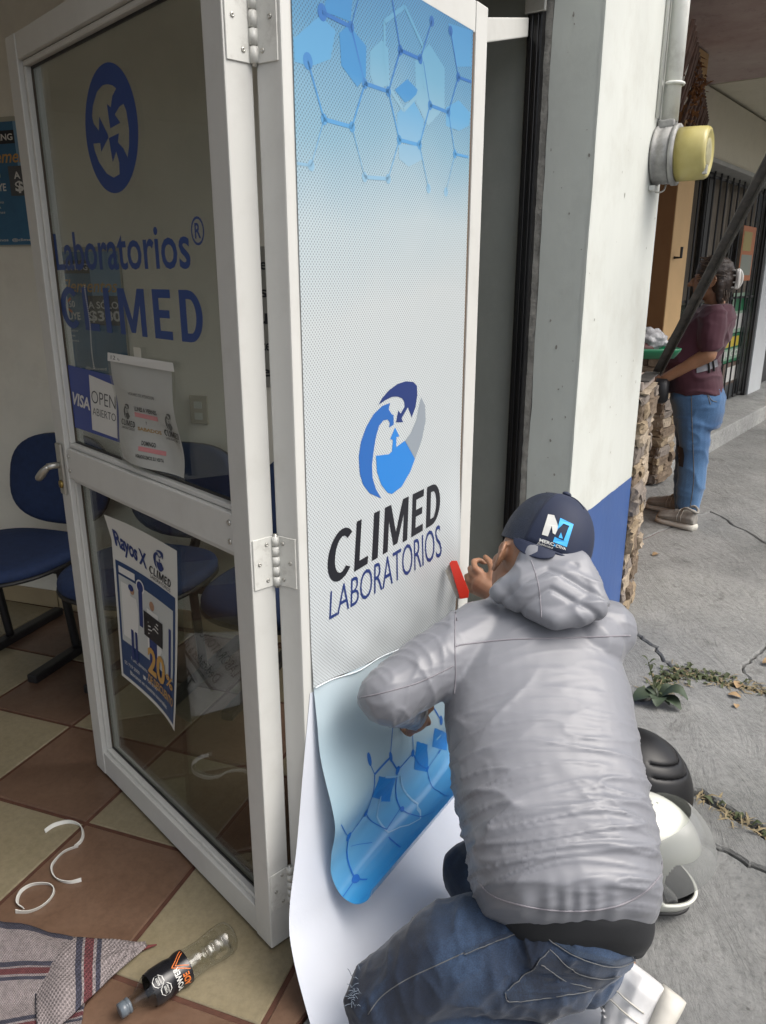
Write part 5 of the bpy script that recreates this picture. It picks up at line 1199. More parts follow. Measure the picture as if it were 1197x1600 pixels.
def denim(name, dark, light, fade=.5, fsc=4.0):
    m, ns, lk, bs = new_mat(name); nt = m.node_tree; bs.inputs['Roughness'].default_value = .9; bs.inputs['Sheen Weight'].default_value = .2
    f = ramp(nt, noise_n(nt, fsc, 3, .45), [(fade - .1, (0,) * 3), (fade + .22, (1,) * 3)])
    w = ramp(nt, noise_n(nt, 16, 5, .7, stretch=(1, 1, .25), dist=.5), [(.5, (0,) * 3), (.8, (.35,) * 3)])
    c = mixc(nt, f, dark, light); c = mixc(nt, w, c, tuple(x * 1.5 for x in light))
    t = ramp(nt, noise_n(nt, 420, 2, .5), [(.35, (.72,) * 3), (.65, (1.15,) * 3)]); lk.new(mixc(nt, 1.0, c, t, 'MULTIPLY'), bs.inputs['Base Color'])
    bump(nt, bs, noise_n(nt, 18, 4, .6, dist=.6), .12, .008); bump(nt, bs, noise_n(nt, 500, 2), .2, .001); return m
def bvh_of(*objs):
    vs_, fs = [], []
    for o in objs:
        n = len(vs_); vs_ += [v.co.copy() for v in o.data.vertices]; fs += [tuple(i + n for i in p.vertices) for p in o.data.polygons]
    return BVHTree.FromPolygons(vs_, fs)
def drape_fn(bvh, off):
    def f(x, y):
        d = ray(x, y).normalized(); h = bvh.ray_cast(EYE, d)
        if h[0] is None: h = bvh.find_nearest(EYE + d * 1.7)
        n = h[1]; n = n if n.dot(d) < 0 else -n
        return h[0] + n * off
    return f
def seam(bvh, pts, r, name, m, parent, off=.0, n=10):
    f = drape_fn(bvh, off); P = [f(p.x, p.y) for p in spline([(x, y, 0) for x, y in pts], n)]; bm = bmesh.new(); tube(bm, P, r, 5); return obj(name, fin(bm), m, parent, True)
def patch(bvh, pts, name, m, parent, off, n=8):
    """draped cloth patch: outline filled and subdivided, lying on the garment"""
    bm = bmesh.new(); tr = tessellate_polygon([[V((x, y, 0)) for x, y in pts]]); vv = [bm.verts.new((x, y, 0)) for x, y in pts]
    for t in tr: bm.faces.new([vv[i] for i in t])
    bmesh.ops.subdivide_edges(bm, edges=bm.edges[:], cuts=n, use_grid_fill=True); bmesh.ops.triangulate(bm, faces=bm.faces[:])
    f = drape_fn(bvh, off)
    for v in bm.verts: v.co = f(v.co.x, v.co.y)
    o = obj(name, bm, m, parent, True); return o
def finger(bm, p, dirs, lens, r0, r1):
    q = V(p)
    for i, (d, l) in enumerate(zip(dirs, lens)):
        a = r0 + (r1 - r0) * i / len(lens); b = r0 + (r1 - r0) * (i + 1) / len(lens); e = q + V(d).normalized() * l; cone(bm, q, e, a, b, 8, 2); q = e
def hand(bm, wrist, along_, across, curl, size=1.0, thumb=1, spread=.12):
    """palm, four unequal bent fingers and a thumb. curl: direction the fingers bend to"""
    a = V(along_).normalized(); c = V(across); c = (c - a * c.dot(a)).normalized(); k = V(curl); k = (k - a * k.dot(a) - c * k.dot(c)).normalized(); s = size; w = V(wrist)
    cone(bm, w, w + a * .05 * s, .026 * s, .030 * s, 12, 3, c, 1.15)
    for i in range(4): cone(bm, w + a * .02 * s + c * (i - 1.5) * .012 * s, w + a * .085 * s + c * (i - 1.5) * .021 * s, .014 * s, .0115 * s, 8, 2)
    for i, l in enumerate((.9, 1.0, .95, .75)):
        b = w + a * .088 * s + c * (i - 1.5) * .021 * s; sp = c * (i - 1.5) * spread
        finger(bm, b, [a * .7 + k * .8 + sp, -a * .15 + k + sp, -a + k * .25], [.042 * l * s, .027 * l * s, .02 * l * s], .0105 * s, .0075 * s)
    b = w + a * .03 * s - c * .03 * s * thumb
    finger(bm, b, [a * .6 - c * thumb + k * .5, a + k * .7 - c * thumb * .2, a + k * .6], [.035 * s, .03 * s, .024 * s], .013 * s, .009 * s)
def head(bm, c, up, fwd, s=1.0):
    """head of height .23 m * s with face; c is its middle"""
    u = V(up).normalized(); f = V(fwd); f = (f - u * f.dot(u)).normalized(); r = f.cross(u); k = s
    P = lambda x, y, z: c + r * x * k + f * y * k + u * z * k
    ell(bm, P(0, -.012, .03), r * .074 * k, f * .092 * k, u * .085 * k); ell(bm, P(0, .022, -.03), r * .06 * k, f * .068 * k, u * .085 * k)
    cone(bm, P(0, .05, -.085), P(0, .065, -.085), .026 * k, .022 * k)                       # chin
    cone(bm, P(0, .088, .008), P(0, .112, -.026), .008 * k, .013 * k, 10, 3); ell(bm, P(-.011, .100, -.028), r * .008 * k, f * .01 * k, u * .007 * k); ell(bm, P(.011, .100, -.028), r * .008 * k, f * .01 * k, u * .007 * k)
    for s_ in (-1, 1):
        cone(bm, P(s_ * .018, .079, .025), P(s_ * .045, .068, .022), .008 * k, .007 * k, 8, 2)       # brow
        ell(bm, P(s_ * .03, .072, .008), r * .013 * k, f * .008 * k, u * .008 * k)                  # lid
        ell(bm, P(s_ * .045, .045, -.018), r * .02 * k, f * .022 * k, u * .022 * k)
        er = lambda a: P(s_ * (.079 + .010 * max(0, -math.cos(a))), -.010 + .020 * math.cos(a) * (.9 + .2 * math.sin(a)), -.004 + .031 * math.sin(a))
        for q_ in range(9): a_ = .5 + q_ * .55; cone(bm, er(a_), er(a_ + .55), .0048 * k, .0048 * k, 8, 2)
        ell(bm, P(s_ * .077, -.008, -.004), r * .006 * k, f * .017 * k, u * .027 * k); ell(bm, P(s_ * .078, -.002, -.036), r * .006 * k, f * .009 * k, u * .011 * k)
    cone(bm, P(-.02, .081, -.053), P(.02, .081, -.053), .008 * k, .008 * k, 8, 2); cone(bm, P(-.016, .079, -.064), P(.016, .079, -.064), .009 * k, .009 * k, 8, 2)
# ------------------------------------------------------------------ THE KNEELING MAN
R3 = V((1, 0, 0)); UP_C = V((0, math.sin(PITCH), math.cos(PITCH)))
man = thing('person', G(880, 1560), 'kneeling man in a grey hooded jacket and navy cap, seen from behind', 'person')
cap_up = (R3 * .36 + UP_C * .93).normalized()
man_f = V((-.20, .95, 0)); hc = W(849, 862, 1.80) - cap_up * .030 - R3 * .027
Sl, El, Wl = W(738, 1000, 1.74), W(606, 1086, 1.64), W(642, 1108, 1.84)
Sr, Er, Wr = W(950, 1005, 1.72), W(900, 1010, 2.00), W(775, 928, 2.06)
Hl, Hr = W(850, 1500, 1.52), W(905, 1490, 1.56)
Kl, Kr = W(602, 1560, 1.52), W(742, 1368, 1.80)
Al, Ar = W(850, 1665, 1.44), W(965, 1512, 1.60)
bm = bmesh.new()
head(bm, hc, cap_up, man_f, .98)
nk = W(826, 955, 1.80); cone(bm, hc - cap_up * .05, nk, .056, .064)
cone(bm, W(855, 1010, 1.80), W(890, 1380, 1.56), .075, .085, 18, 4, R3, 1.25)
for a, b, c, r in ((Sl, El, Wl, (.046, .040, .03)), (Sr + V((-.02, .02, -.01)), Er, Wr, (.046, .040, .03))): cone(bm, a, b, r[0], r[1]); cone(bm, b, c, r[1] * .95, r[2])
hl_dir = (W(654, 1136, 1.90) - Wl).normalized()
hand(bm, Wl + hl_dir * .02, hl_dir, V((.8, .3, .3)), V((-.1, .8, -.5)), .84, -1)
hr_dir = (W(733, 900, 2.10) - Wr).normalized()
hand(bm, Wr, hr_dir + V((-.1, .1, .0)), V((.1, -.3, -1)), V((-.1, .9, -.2)), .95, 1)
for h, k, a in ((Hl, Kl, Al), (Hr, Kr, Ar)): cone(bm, h, k, .085, .06); cone(bm, k, a, .055, .04)
body = link('body', voxel(bm, .0042, 3, .4), M_skin, man, True)
# ---- jacket
M_jack = cloth_mat('grey_jacket_nylon', (.178, .183, .203), .40, 900, .05, .06, .08, (9, (.8, 2.4, 2.4), .32))
M_seam = cloth_mat('jacket_seam', (.19, .18, .20), .6, 500, .1)
JR = [  # y, left x, right x, depth of the back surface, half thickness
    (1446, 808, 1030, 1.372, .115), (1420, 778, 1048, 1.352, .132), (1370, 766, 1053, 1.358, .142), (1290, 748, 1044, 1.40, .142), (1200, 728, 1027, 1.468, .138), (1120, 714, 1011, 1.53, .13), (1050, 709, 1000, 1.595, .12), (1000, 712, 980, 1.645, .11), (965, 732, 958, 1.68, .095), (938, 770, 925, 1.71, .075)]
sp0, sp1 = W(900, 1430, 1.36), W(850, 950, 1.70); axs = (sp1 - sp0).normalized(); side = (R3 - axs * R3.dot(axs)).normalized(); outn = side.cross(axs).normalized()
if outn.dot(EYE - sp0) < 0: outn = -outn
rings = []
TL = {}
for (y, xl, xr, t, hd) in JR:
    cx_ = (xl + xr) / 2; cc = W(cx_, y, t) - outn * hd; tc_ = (cc - EYE).dot(V((0, math.cos(PITCH), -math.sin(PITCH)))); hw = (xr - xl) / 2 / F_PX * tc_
    tilt = V((0, 0, 0)); rings.append(superring(cc, side * hw, outn * hd, 2.35, 44))
bm = bmesh.new(); ringmesh(bm, rings)
cone(bm, Sl + V((.03, .02, .0)), Sl.lerp(El, .5), .088, .077, 18); cone(bm, Sl.lerp(El, .45), El, .078, .066, 18); cone(bm, El, El.lerp(Wl, .55), .066, .056, 16); cone(bm, El.lerp(Wl, .5), Wl + hl_dir * .012, .055, .043, 16)
cone(bm, Sr + V((-.035, .01, -.005)), Sr.lerp(Er, .6), .080, .074, 18); cone(bm, Sr.lerp(Er, .5), Er, .075, .066, 16); cone(bm, Er, Wr + (Er - Wr) * .12, .064, .040, 16)
# shoulders and collar base
cone(bm, W(760, 985, 1.78), W(945, 985, 1.76), .075, .075, 18); cone(bm, W(805, 935, 1.775), W(900, 935, 1.77), .062, .062, 16)
jm = voxel(bm, .0048, 6, .5, 'jacket')
S0_, X0_, O0_ = np.array(sp0), np.array(side), np.array(outn); AX_ = np.array(axs)
LT = (sp1 - sp0).length
def jack_push(co, no):
    q = co - S0_; al = q @ AX_; sx = q @ X0_; on = no @ O0_
    L = np.stack([sx, al, q @ O0_], 1)
    low = 1 - sstep(.10, .46, al); torso = sstep(-.22, -.17, sx)
    sag = al + .35 * sx * sx - .12 * sx
    Q = np.stack([sx, sag, q @ O0_], 1)
    d = ridge(Q, (2.2, 13, 4), 3.1, 7) * .0075 * low + ridge(Q, (3.0, 25, 5), 8.7, 8) * .0060 * (.15 + .85 * low) + ridge(Q, (5, 44, 7), 18.7, 6) * .0026 * (.15 + low)
    # pulls running from the armpits
    r1 = np.stack([sx * .8 + al * .6, al * .8 - sx * .6, sx * 0], 1)
    d += ridge(r1, (3, 13, 3), 5.5) * .005 * sstep(.18, .4, al) * (1 - sstep(.46, .55, al)) * sstep(.02, -.16, sx)
    r2 = np.stack([sx * .75 - al * .66, al * .75 + sx * .66, sx * 0], 1)
    d += ridge(r2, (2.6, 15, 3), 15.5) * .005 * sstep(.42, .25, al) * sstep(-.06, .1, sx)
    d += nz(Q, (4, 5, 4), 31) * .003 * .6 * (.4 + low)
    # gathered elastic hem
    d += np.sin(sx * 150 + 4 * np.sin(sx * 23)) * .0035 * np.exp(-((al - .012) / .022) ** 2) * 2.2
    # sleeve creases across the arm
    E_ = np.array(El); Sd = np.array((El - Sl).normalized()); qa = (co - np.array(Sl)) @ Sd; arm = sstep(-.16, -.21, sx)
    lat = (co - np.array(Sl)); d += arm * (ridge(np.stack([qa, lat[:, 2], lat[:, 1]], 1), (11, 6, 6), 2.2, 7) * .0035 - .001) + arm * ridge(np.stack([qa + lat[:, 2] * .7, lat[:, 2] - qa * .5, lat[:, 1]], 1), (20, 6, 6), 7.2, 6) * .003
    d += arm * nz(co, (8, 8, 8), 4) * .003
    d *= .25 + .75 * sstep(.0, .07, al)
    return d - .002
push(jm, jack_push)
jacket = link('jacket', jm, M_jack, man, True); JB_ = bvh_of(jacket)
seam(JB_, [(712, 1010), (730, 1006), (800, 999), (880, 997), (985, 993)], .0022, 'yoke_seam', M_seam, jacket)
seam(JB_, [(712, 950), (711, 1000), (712, 1050), (710, 1085)], .0018, 'shoulder_seam', M_seam, jacket)
seam(JB_, [(563, 1090), (600, 1082), (650, 1068), (690, 1050), (709, 1040)], .0016, 'sleeve_seam', M_seam, jacket)
seam(JB_, [(745, 1375), (770, 1400), (820, 1416), (890, 1424), (960, 1417), (1010, 1392), (1050, 1345)], .002, 'hem_seam', M_seam, jacket)
# hood lying on the back
bm = bmesh.new(); hd_c = W(862, 925, 1.675)
ell(bm, W(864, 920, 1.685), side * .104, outn * .046, axs * .078, 28, 18)
cone(bm, W(800, 920, 1.70), W(842, 880, 1.72), .030, .036, 14); cone(bm, W(835, 876, 1.725), W(898, 886, 1.72), .040, .040, 14); cone(bm, W(898, 886, 1.72), W(928, 945, 1.66), .040, .034, 14)
cone(bm, W(783, 928, 1.70), W(868, 968, 1.635), .024, .024, 14); cone(bm, W(928, 950, 1.65), W(868, 968, 1.635), .030, .024, 14)
hm = voxel(bm, .0045, 7, .5, 'hood')
def hood_push(co, no):
    q = co - np.array(hd_c); X = q @ X0_; A = q @ AX_; Q = np.stack([X, A, q @ O0_], 1)
    v = np.abs(X + .01) * .55 + A                               # chevron folds towards the tip
    d = -.006 * np.exp(-((v + .012) / .007) ** 2) - .006 * np.exp(-((v - .035) / .008) ** 2) + ridge(Q, (8, 14, 8), 2.5, 5) * .005 + nz(Q, (8, 8, 8), 9) * .002
    return d
push(hm, hood_push); hood = link('hood', hm, M_jack, jacket, True); HB = bvh_of(hood)
seam(HB, [(830, 876), (838, 900), (843, 925), (846, 965)], .0014, 'hood_seam', M_seam, hood)
# black shirt tail and jeans
M_tee = cloth_mat('black_cotton', (.007, .008, .010), .85, 600, .2, .1, .02)
bm = bmesh.new(); wc = W(906, 1470, 1.36)
def waist_ring(y0, xl, xr, t, hd, n=2.3): cc = W((xl + xr) / 2, y0, t) - outn * hd; tc_ = (cc - EYE).dot(V((0, math.cos(PITCH), -math.sin(PITCH)))); return superring(cc, side * (xr - xl) / 2 / F_PX * tc_, outn * hd, n, 40)
ringmesh(bm, [waist_ring(1380, 785, 1034, 1.40, .115), waist_ring(1440, 800, 1040, 1.368, .12), waist_ring(1470, 815, 1034, 1.372, .118), waist_ring(1490, 850, 1020, 1.39, .10)])
tm = voxel(bm, .007, 3, .5, 'shirt'); push(tm, lambda co, no: nz(co, (10, 16, 16)) * .006); link('shirt', tm, M_tee, man, True)
M_den = denim('dark_blue_denim', (.006, .013, .031), (.040, .078, .152), .52, 2.6)
bm = bmesh.new()
ringmesh(bm, [waist_ring(1462, 808, 1012, 1.385, .105), waist_ring(1500, 795, 1002, 1.372, .125), waist_ring(1535, 780, 962, 1.40, .115, 2.2), waist_ring(1560, 800, 930, 1.45, .09, 2.1)])
cone(bm, W(852, 1490, 1.50), W(720, 1490, 1.50), .112, .104, 20); cone(bm, W(720, 1490, 1.50), Kl, .104, .080, 20); cone(bm, Kl, Kl.lerp(Al, .5), .080, .075, 18); cone(bm, Kl.lerp(Al, .5), Al, .076, .06, 18)
cone(bm, Hr, Hr.lerp(Kr, .5), .095, .09, 20); cone(bm, Hr.lerp(Kr, .5), Kr, .095, .078, 20); cone(bm, Kr, Kr.lerp(Ar, .5), .074, .060, 18); cone(bm, Kr.lerp(Ar, .5), Kr.lerp(Ar, .93), .060, .046, 18)
dm = voxel(bm, .0058, 5, .5, 'jeans')
def den_push(co, no):
    d = ridge(co, (20, 5, 14), 2.2) * .005 + ridge(co, (9, 6, 7), 6.2) * .004 + nz(co, (6, 6, 6), 5) * .003
    k = np.linalg.norm(co - np.array(Kl), axis=1); d += np.exp(-(k / .1) ** 2) * ridge(co, (26, 26, 18), 7) * .006
    h = np.linalg.norm(co - np.array(W(800, 1470, 1.42)), axis=1); d += np.exp(-(h / .12) ** 2) * ridge(co, (30, 8, 24), 17) * .009
    return d - .003
push(dm, den_push); jeans = link('jeans', dm, M_den, man, True); DB = bvh_of(jeans)
M_stitch = cloth_mat('pale_stitching', (.10, .105, .11), .8, 400, .2); M_den2 = denim('pocket_denim', (.009, .017, .036), (.042, .074, .128), .5, 5)
s2 = lambda L: [(x / 2.1375 + 540, y / 2.1375 + 1150) for x, y in L]
seam(DB, s2([(400, 722), (300, 768), (200, 815), (120, 870), (75, 930)]), .0011, 'side_seam', M_stitch, jeans)
patch(DB, s2([(395, 716), (500, 672), (615, 634), (625, 648), (505, 690), (402, 735)]), 'pocket_edge', M_den2, jeans, .003, 4)
seam(DB, s2([(395, 730), (500, 688), (622, 642)]), .0009, 'pocket_stitch', M_stitch, jeans, .003)
patch(DB, s2([(625, 640), (700, 690), (775, 735), (900, 765), (980, 738), (978, 724), (900, 748), (780, 716), (710, 672), (645, 632)]), 'waistband', M_den2, jeans, .003, 4)
seam(DB, s2([(628, 645), (700, 694), (775, 738), (900, 768), (980, 740)]), .001, 'waistband_stitch', M_stitch, jeans, .003)
pk = patch(DB, s2([(680, 712), (765, 782), (850, 806), (915, 796), (845, 842), (690, 872), (552, 886), (526, 853), (600, 795)]), 'back_pocket', M_den2, jeans, .004, 5)
seam(DB, s2([(682, 712), (765, 781), (850, 806), (915, 796)]), .001, 'pocket_stitch', M_stitch, pk, .004); seam(DB, s2([(655, 760), (740, 820), (840, 838)]), .0011, 'pocket_stitch', M_stitch, pk, .004)
seam(DB, s2([(680, 715), (600, 797), (530, 853)]), .0009, 'pocket_stitch', M_stitch, pk, .004); seam(DB, s2([(530, 853), (552, 884), (690, 868), (845, 840)]), .0009, 'pocket_stitch', M_stitch, pk, .004)
for q in (s2([(738, 640), (742, 690)]), s2([(1000, 650), (1004, 690)])): seam(DB, q, .004, 'belt_loop', M_den2, jeans, .003)
# torn knee: pale threads round a patch of skin
bm = bmesh.new(); f_ = drape_fn(DB, .003)
for k in range(26):
    x, y = random.uniform(550, 564), random.uniform(1505, 1575); p = f_(x, y); q = p + V((random.uniform(-.02, .01), random.uniform(-.012, .006), random.uniform(-.008, .014))); tube(bm, [p, p.lerp(q, .5) + V((0, 0, .003)), q], .0006, 4)
obj('frayed_threads', bm, flat('pale_thread', (.13, .16, .2), .9), jeans)
# ---- cap
M_cap = cloth_mat('navy_cap_foam', (.007, .013, .038), .7, 500, .12, .08, .03); M_mesh = mat('navy_cap_mesh', (.007, .013, .03), .6, .3, 30, 300, .9, .003)
cf = (V((.45, -.80, .0)) - cap_up * V((.45, -.80, .0)).dot(cap_up)).normalized(); cs_ = cap_up.cross(cf).normalized()
cb = W(849, 862, 1.80)
def capP(az, el, k=1.0):
    r = math.cos(el) ** .85; h = math.sin(el) ** .9 * .142
    rx, ry = .098, .112
    return cb + (cs_ * math.sin(az) * rx + cf * math.cos(az) * ry * (1.02)) * r * k + cap_up * (h * k)
def cap_part(a0, a1, na, k=1.0):
    bm = bmesh.new(); vv = [[bm.verts.new(capP(a0 + (a1 - a0) * i / na, (math.pi / 2 - .01) * j / 14, k)) for i in range(na + 1)] for j in range(15)]
    for r, s in zip(vv, vv[1:]):
        for i in range(na): bm.faces.new((r[i], r[i + 1], s[i + 1], s[i]))
    bmesh.ops.remove_doubles(bm, verts=bm.verts, dist=.0004); return bm
front = obj('cap', cap_part(-1.35, 1.35, 30), M_cap, man, True); front.name = 'cap'
so_ = front.modifiers.new('t', 'SOLIDIFY'); so_.thickness = .003; so_.offset = -1
mesh_ = obj('cap_mesh', cap_part(1.3, math.tau - 1.3, 36, .992), M_mesh, front, True)
bm = bmesh.new(); ell(bm, capP(0, math.pi / 2 - .02) + cap_up * .003, cs_ * .011, cf * .011, cap_up * .006, 14, 8); obj('cap_button', bm, M_cap, front, True)
for az in (0.0,):
    bm = bmesh.new(); tube(bm, [capP(az + .05, e, 1.004) for e in np.linspace(1.0, 1.5, 10)], .0014, 5); obj('cap_seam', bm, M_cap, front, True)
bm = bmesh.new(); tube(bm, [capP(a, .02, 1.004) for a in np.linspace(-1.5, 1.5, 40)], .0032, 6); obj('cap_edge', bm, M_cap, front, True)
# brim pointing back and down behind the hood
bm = bmesh.new(); rows = []
for j in range(9):
    f = j / 8; row = []
    for i in range(25):
        a = -1.6 + .95 * i / 24; e = capP(a, .02, 1.0); dn = (cf * math.cos(a * .7) + cs_ * math.sin(a) * .25 - cap_up * (.75 + .35 * math.sin(a) ** 2)).normalized(); row.append(e + dn * (.034 * f * math.sin(math.pi * (i + .3) / 24.6) ** .5))
    rows.append(row)
vv = [[bm.verts.new(p) for p in r] for r in rows]
for r, s in zip(vv, vv[1:]):
    for i in range(24): bm.faces.new((r[i], r[i + 1], s[i + 1], s[i]))
br = obj('cap_brim', bm, M_cap, front, True); so_ = br.modifiers.new('t', 'SOLIDIFY'); so_.thickness = .003
CB = bvh_of(front); CF = lambda off: drape_fn(CB, off); s7 = lambda L: [(x / 6.65 + 760, y / 6.65 + 750) for x, y in L]
def dn_(L, n=4): return [(L[i][0] + (L[(i + 1) % len(L)][0] - L[i][0]) * k / n, L[i][1] + (L[(i + 1) % len(L)][1] - L[i][1]) * k / n) for i in range(len(L)) for k in range(n)]
I_cyan = flat('cyan_ink', (.04, .40, .85), .5)
pr = Print(CF(.0016)); pr.poly(dn_(s7([(643,358),(706,370),(735,450),(748,500),(715,570),(690,552),(680,478),(640,587),(578,568)]))); pr.make('logo_letter', I_white, front)
pr = Print(CF(.0018)); pr.poly(dn_(s7([(768,397),(903,462),(833,697),(692,643),(710,592),(800,632),(858,480),(800,455),(735,520)]))); pr.make('logo_frame', I_cyan, front)
pr = Print(CF(.002)); pr.poly(dn_(s7([(775,545),(792,612),(748,598)]))); pr.make('logo_tip', I_cyan, front)
pr = Print(CF(.0018)); pr.text('MERC', s7([(550, 640), (700, 688), (704, 655), (558, 606)]), .03); pr.text('CTIVA', s7([(718, 698), (822, 730), (826, 704), (724, 666)]), .03); pr.text('Publicidad', s7([(533, 665), (690, 718), (694, 698), (540, 645)]), .0, .2); pr.make('lettering', I_white, front)
pr = Print(CF(.0018)); pr.text('A', s7([(696, 690), (718, 697), (722, 666), (702, 658)]), .03); pr.make('lettering', I_cyan, front)
# hair at the nape, below the cap
bm = bmesh.new(); ell(bm, hc + V((.015, -.035, -.035)), R3 * .07, V((0, .07, 0)), V((0, 0, .06))); obj('hair', bm, mat('black_hair', (.012, .009, .008), .6, .3, 60), man, True)
# ---- trainers
M_shoe = mat('white_leather', (.60, .60, .60), .45, .06, 14, 120, .12, .001, dirt=.3, dirtcol=(.33, .31, .28), dscale=18); M_sole = mat('off_white_rubber', (.50, .48, .43), .6, .12, 14, 60, .2, .002, dirt=.5, dirtcol=(.3, .26, .2), dscale=12)
def shoe(parent, heel, toe, up, m_up, m_sole, name, ln=None, w=.05, hgt=.10, sole=.03, lbl=None):
    heel = V(heel); toe = V(toe); d = (toe - heel); L = d.length; d.normalize(); u = V(up); u = (u - d * u.dot(d)).normalized(); s = d.cross(u)
    P = [(0.0, .55, 0), (.04, .78, 0), (.15, .92, 0), (.35, .86, 0), (.55, .92, 0), (.75, 1.05, 0), (.9, .9, .0), (.97, .62, 0), (1.0, .3, 0)]
    def ring(f, wf, z0, z1, n=16):
        c = heel + d * L * f; return [c + s * math.copysign(abs(math.cos(k)) ** .6, math.cos(k)) * w * wf + u * (z0 + (z1 - z0) * (.5 + .5 * math.copysign(abs(math.sin(k)) ** .7, math.sin(k)))) for k in [math.tau * i / n for i in range(n)]]
    bm = bmesh.new(); ringmesh(bm, [ring(f, wf, 0, sole + (.006 if f < .2 or f > .9 else 0)) for f, wf, _ in P]); sl = fin(bm)
    up_ = bmesh.new(); hs = [hgt * .84, hgt * 1.0, hgt * 1.02, hgt * .93, hgt * .8, hgt * .7, hgt * .63, hgt * .55, hgt * .42]
    def uring(f, wf, h, n=18):
        c = heel + d * L * (f * .965 + .015); return [c + s * math.cos(k) * w * wf * (.93 if math.sin(k) < .3 else .70) + u * (sole * .7 + (h - sole * .7) * (.5 + .5 * math.sin(k))) for k in [math.tau * i / n for i in range(n)]]
    ringmesh(up_, [uring(f, wf, h) for (f, wf, _), h in zip(P, hs)])
    um = voxel(up_, .0035, 3, .5, name); o = link(name, um, m_up, parent, True)
    if lbl: o['label'] = lbl
    obj('sole', sl, m_sole, o, True)
    cb_ = bmesh.new(); cc = heel + d * L * .17 + u * hgt
    tube(cb_, [cc + (d * math.cos(k) * L * .17 + s * math.sin(k) * w * .72) - u * .012 * math.cos(k * 2) for k in np.linspace(0, math.tau, 25)], .008, 8); obj('collar', cb_, m_up, o, True)
    for f in (.30, .40):                                            # overlay edges
        eb = bmesh.new(); h = float(np.interp(f, [p[0] for p in P], hs)); tube(eb, [heel + d * L * f + s * math.cos(k) * w * .92 * (.95 if math.sin(k) < .3 else .74) + u * (sole * .8 + (h - sole * .7) * (.5 + .5 * math.sin(k))) for k in np.linspace(-.6, math.pi + .6, 22)], .0016, 5); obj('overlay_edge', eb, m_sole, o, True)
    lb_ = bmesh.new()
    for k in range(4):
        f = .5 + .08 * k; h = float(np.interp(f, [p[0] for p in P], hs)); tube(lb_, [heel + d * L * (f + .02 * ((-1) ** k)) + s * x * w * .4 + u * (h * 1.0 - abs(x) * .006 + .001) for x in np.linspace(-1, 1, 7)], .0025, 5)
    obj('laces', lb_, m_up, o, True); return o
hl_, tl_ = W(1064, 1560, 1.50), W(985, 1690, 1.50)
shoe(man, W(1072, 1566, 1.50), W(985, 1722, 1.46), (Ar - W(1072, 1590, 1.54)), M_shoe, M_sole, 'trainer', w=.054, hgt=.145, sole=.042, lbl='white leather trainer with its heel raised')
shoe(man, W(905, 1690, 1.40), W(840, 1850, 1.34), V((-.3, .3, .8)), M_shoe, M_sole, 'trainer', w=.046, hgt=.10, sole=.032)
# ---- squeegee in his right hand
sq = thing('squeegee', W(716, 910, 2.08), 'red plastic squeegee with a pale felt edge held against the printed film', 'squeegee')
def slab_px(pts, t0, th, name, m, parent):
    bm = bmesh.new(); f = [W(x, y, t0 + .0006 * (x - 720) * 0) for x, y in pts]; d = ray(720, 905).normalized() * th; prism(bm, f, [p + d for p in f]); return obj(name, fin(bm, .0015, 2), m, parent)
slab_px([(702, 880), (706, 876), (714, 876), (733, 924), (732, 934), (719, 936)], 2.03, .012, 'squeegee_body', mat('red_plastic', (.55, .028, .012), .3, .06, 10), sq)
slab_px([(696, 892), (702, 881), (719, 936), (713, 934)], 2.04, .008, 'felt_edge', mat('pale_felt', (.42, .39, .33), .95, .2, 60, 300, .6, .002), sq)
# ------------------------------------------------------------------ HELMETS
M_wh = mat('white_gloss_shell', (.60, .61, .55), .2, .03, 4, coat=.6); M_bh = mat('black_gloss_shell', (.008, .008, .009), .38, .2, 6, spec=.3)
def turn(c, f):
    f = V(f).normalized(); u = V((0, 0, 1)); r = f.cross(u).normalized(); u = r.cross(f); return (lambda x, y, z: c + r * x + f * y + u * z), r, f, u
wc = W(1000, 1336, 1.90); wc.z = .152; HP, hr, hf, hu = turn(wc, V((.88, -.42, -.16)))
whm = thing('helmet', (wc.x, wc.y, 0), 'white full face motorcycle helmet with its clear visor raised, on the pavement beside the man', 'helmet')
def shell(k=1.0, cut=True):
    """shell of revolution-like rings round the up axis with the face port left open"""
    bm = bmesh.new(); vv = []; na, ne = 160, 110
    for j in range(ne + 1):
        e = -.95 + (math.pi / 2 + .93) * j / ne; row = []
        for i in range(na):
            a = math.tau * i / na; ce = math.cos(e); chin = max(0, math.cos(a)) ** 2 * max(0, -math.sin(e)) * .055
            row.append(bm.verts.new(HP(math.sin(a) * .122 * ce * k, math.cos(a) * (.142 * ce * k) + chin * k, math.sin(e) * .142 * k)))
        vv.append(row)
    for j in range(ne):
        e = -.95 + (math.pi / 2 + .93) * (j + .5) / ne
        for i in range(na):
            a = math.tau * (i + .5) / na; a = a - math.tau if a > math.pi else a
            if cut and abs(a) < 1.12 * (1 - .25 * abs((e - .02) / .5) ** 3) and -.42 < e < .46: continue
            bm.faces.new((vv[j][i], vv[j][(i + 1) % na], vv[j + 1][(i + 1) % na], vv[j + 1][i]))
    bmesh.ops.recalc_face_normals(bm, faces=bm.faces); return bm
hs_ = obj('helmet_shell', shell(), M_wh, whm, True); m_ = hs_.modifiers.new('t', 'SOLIDIFY'); m_.thickness = .008; m_.offset = -1; m_.use_rim = True
hl2 = obj('helmet_lining', shell(.93), mat('black_helmet_lining', (.012, .012, .014), .9, .3, 30), whm, True)
bm = bmesh.new(); vv = []
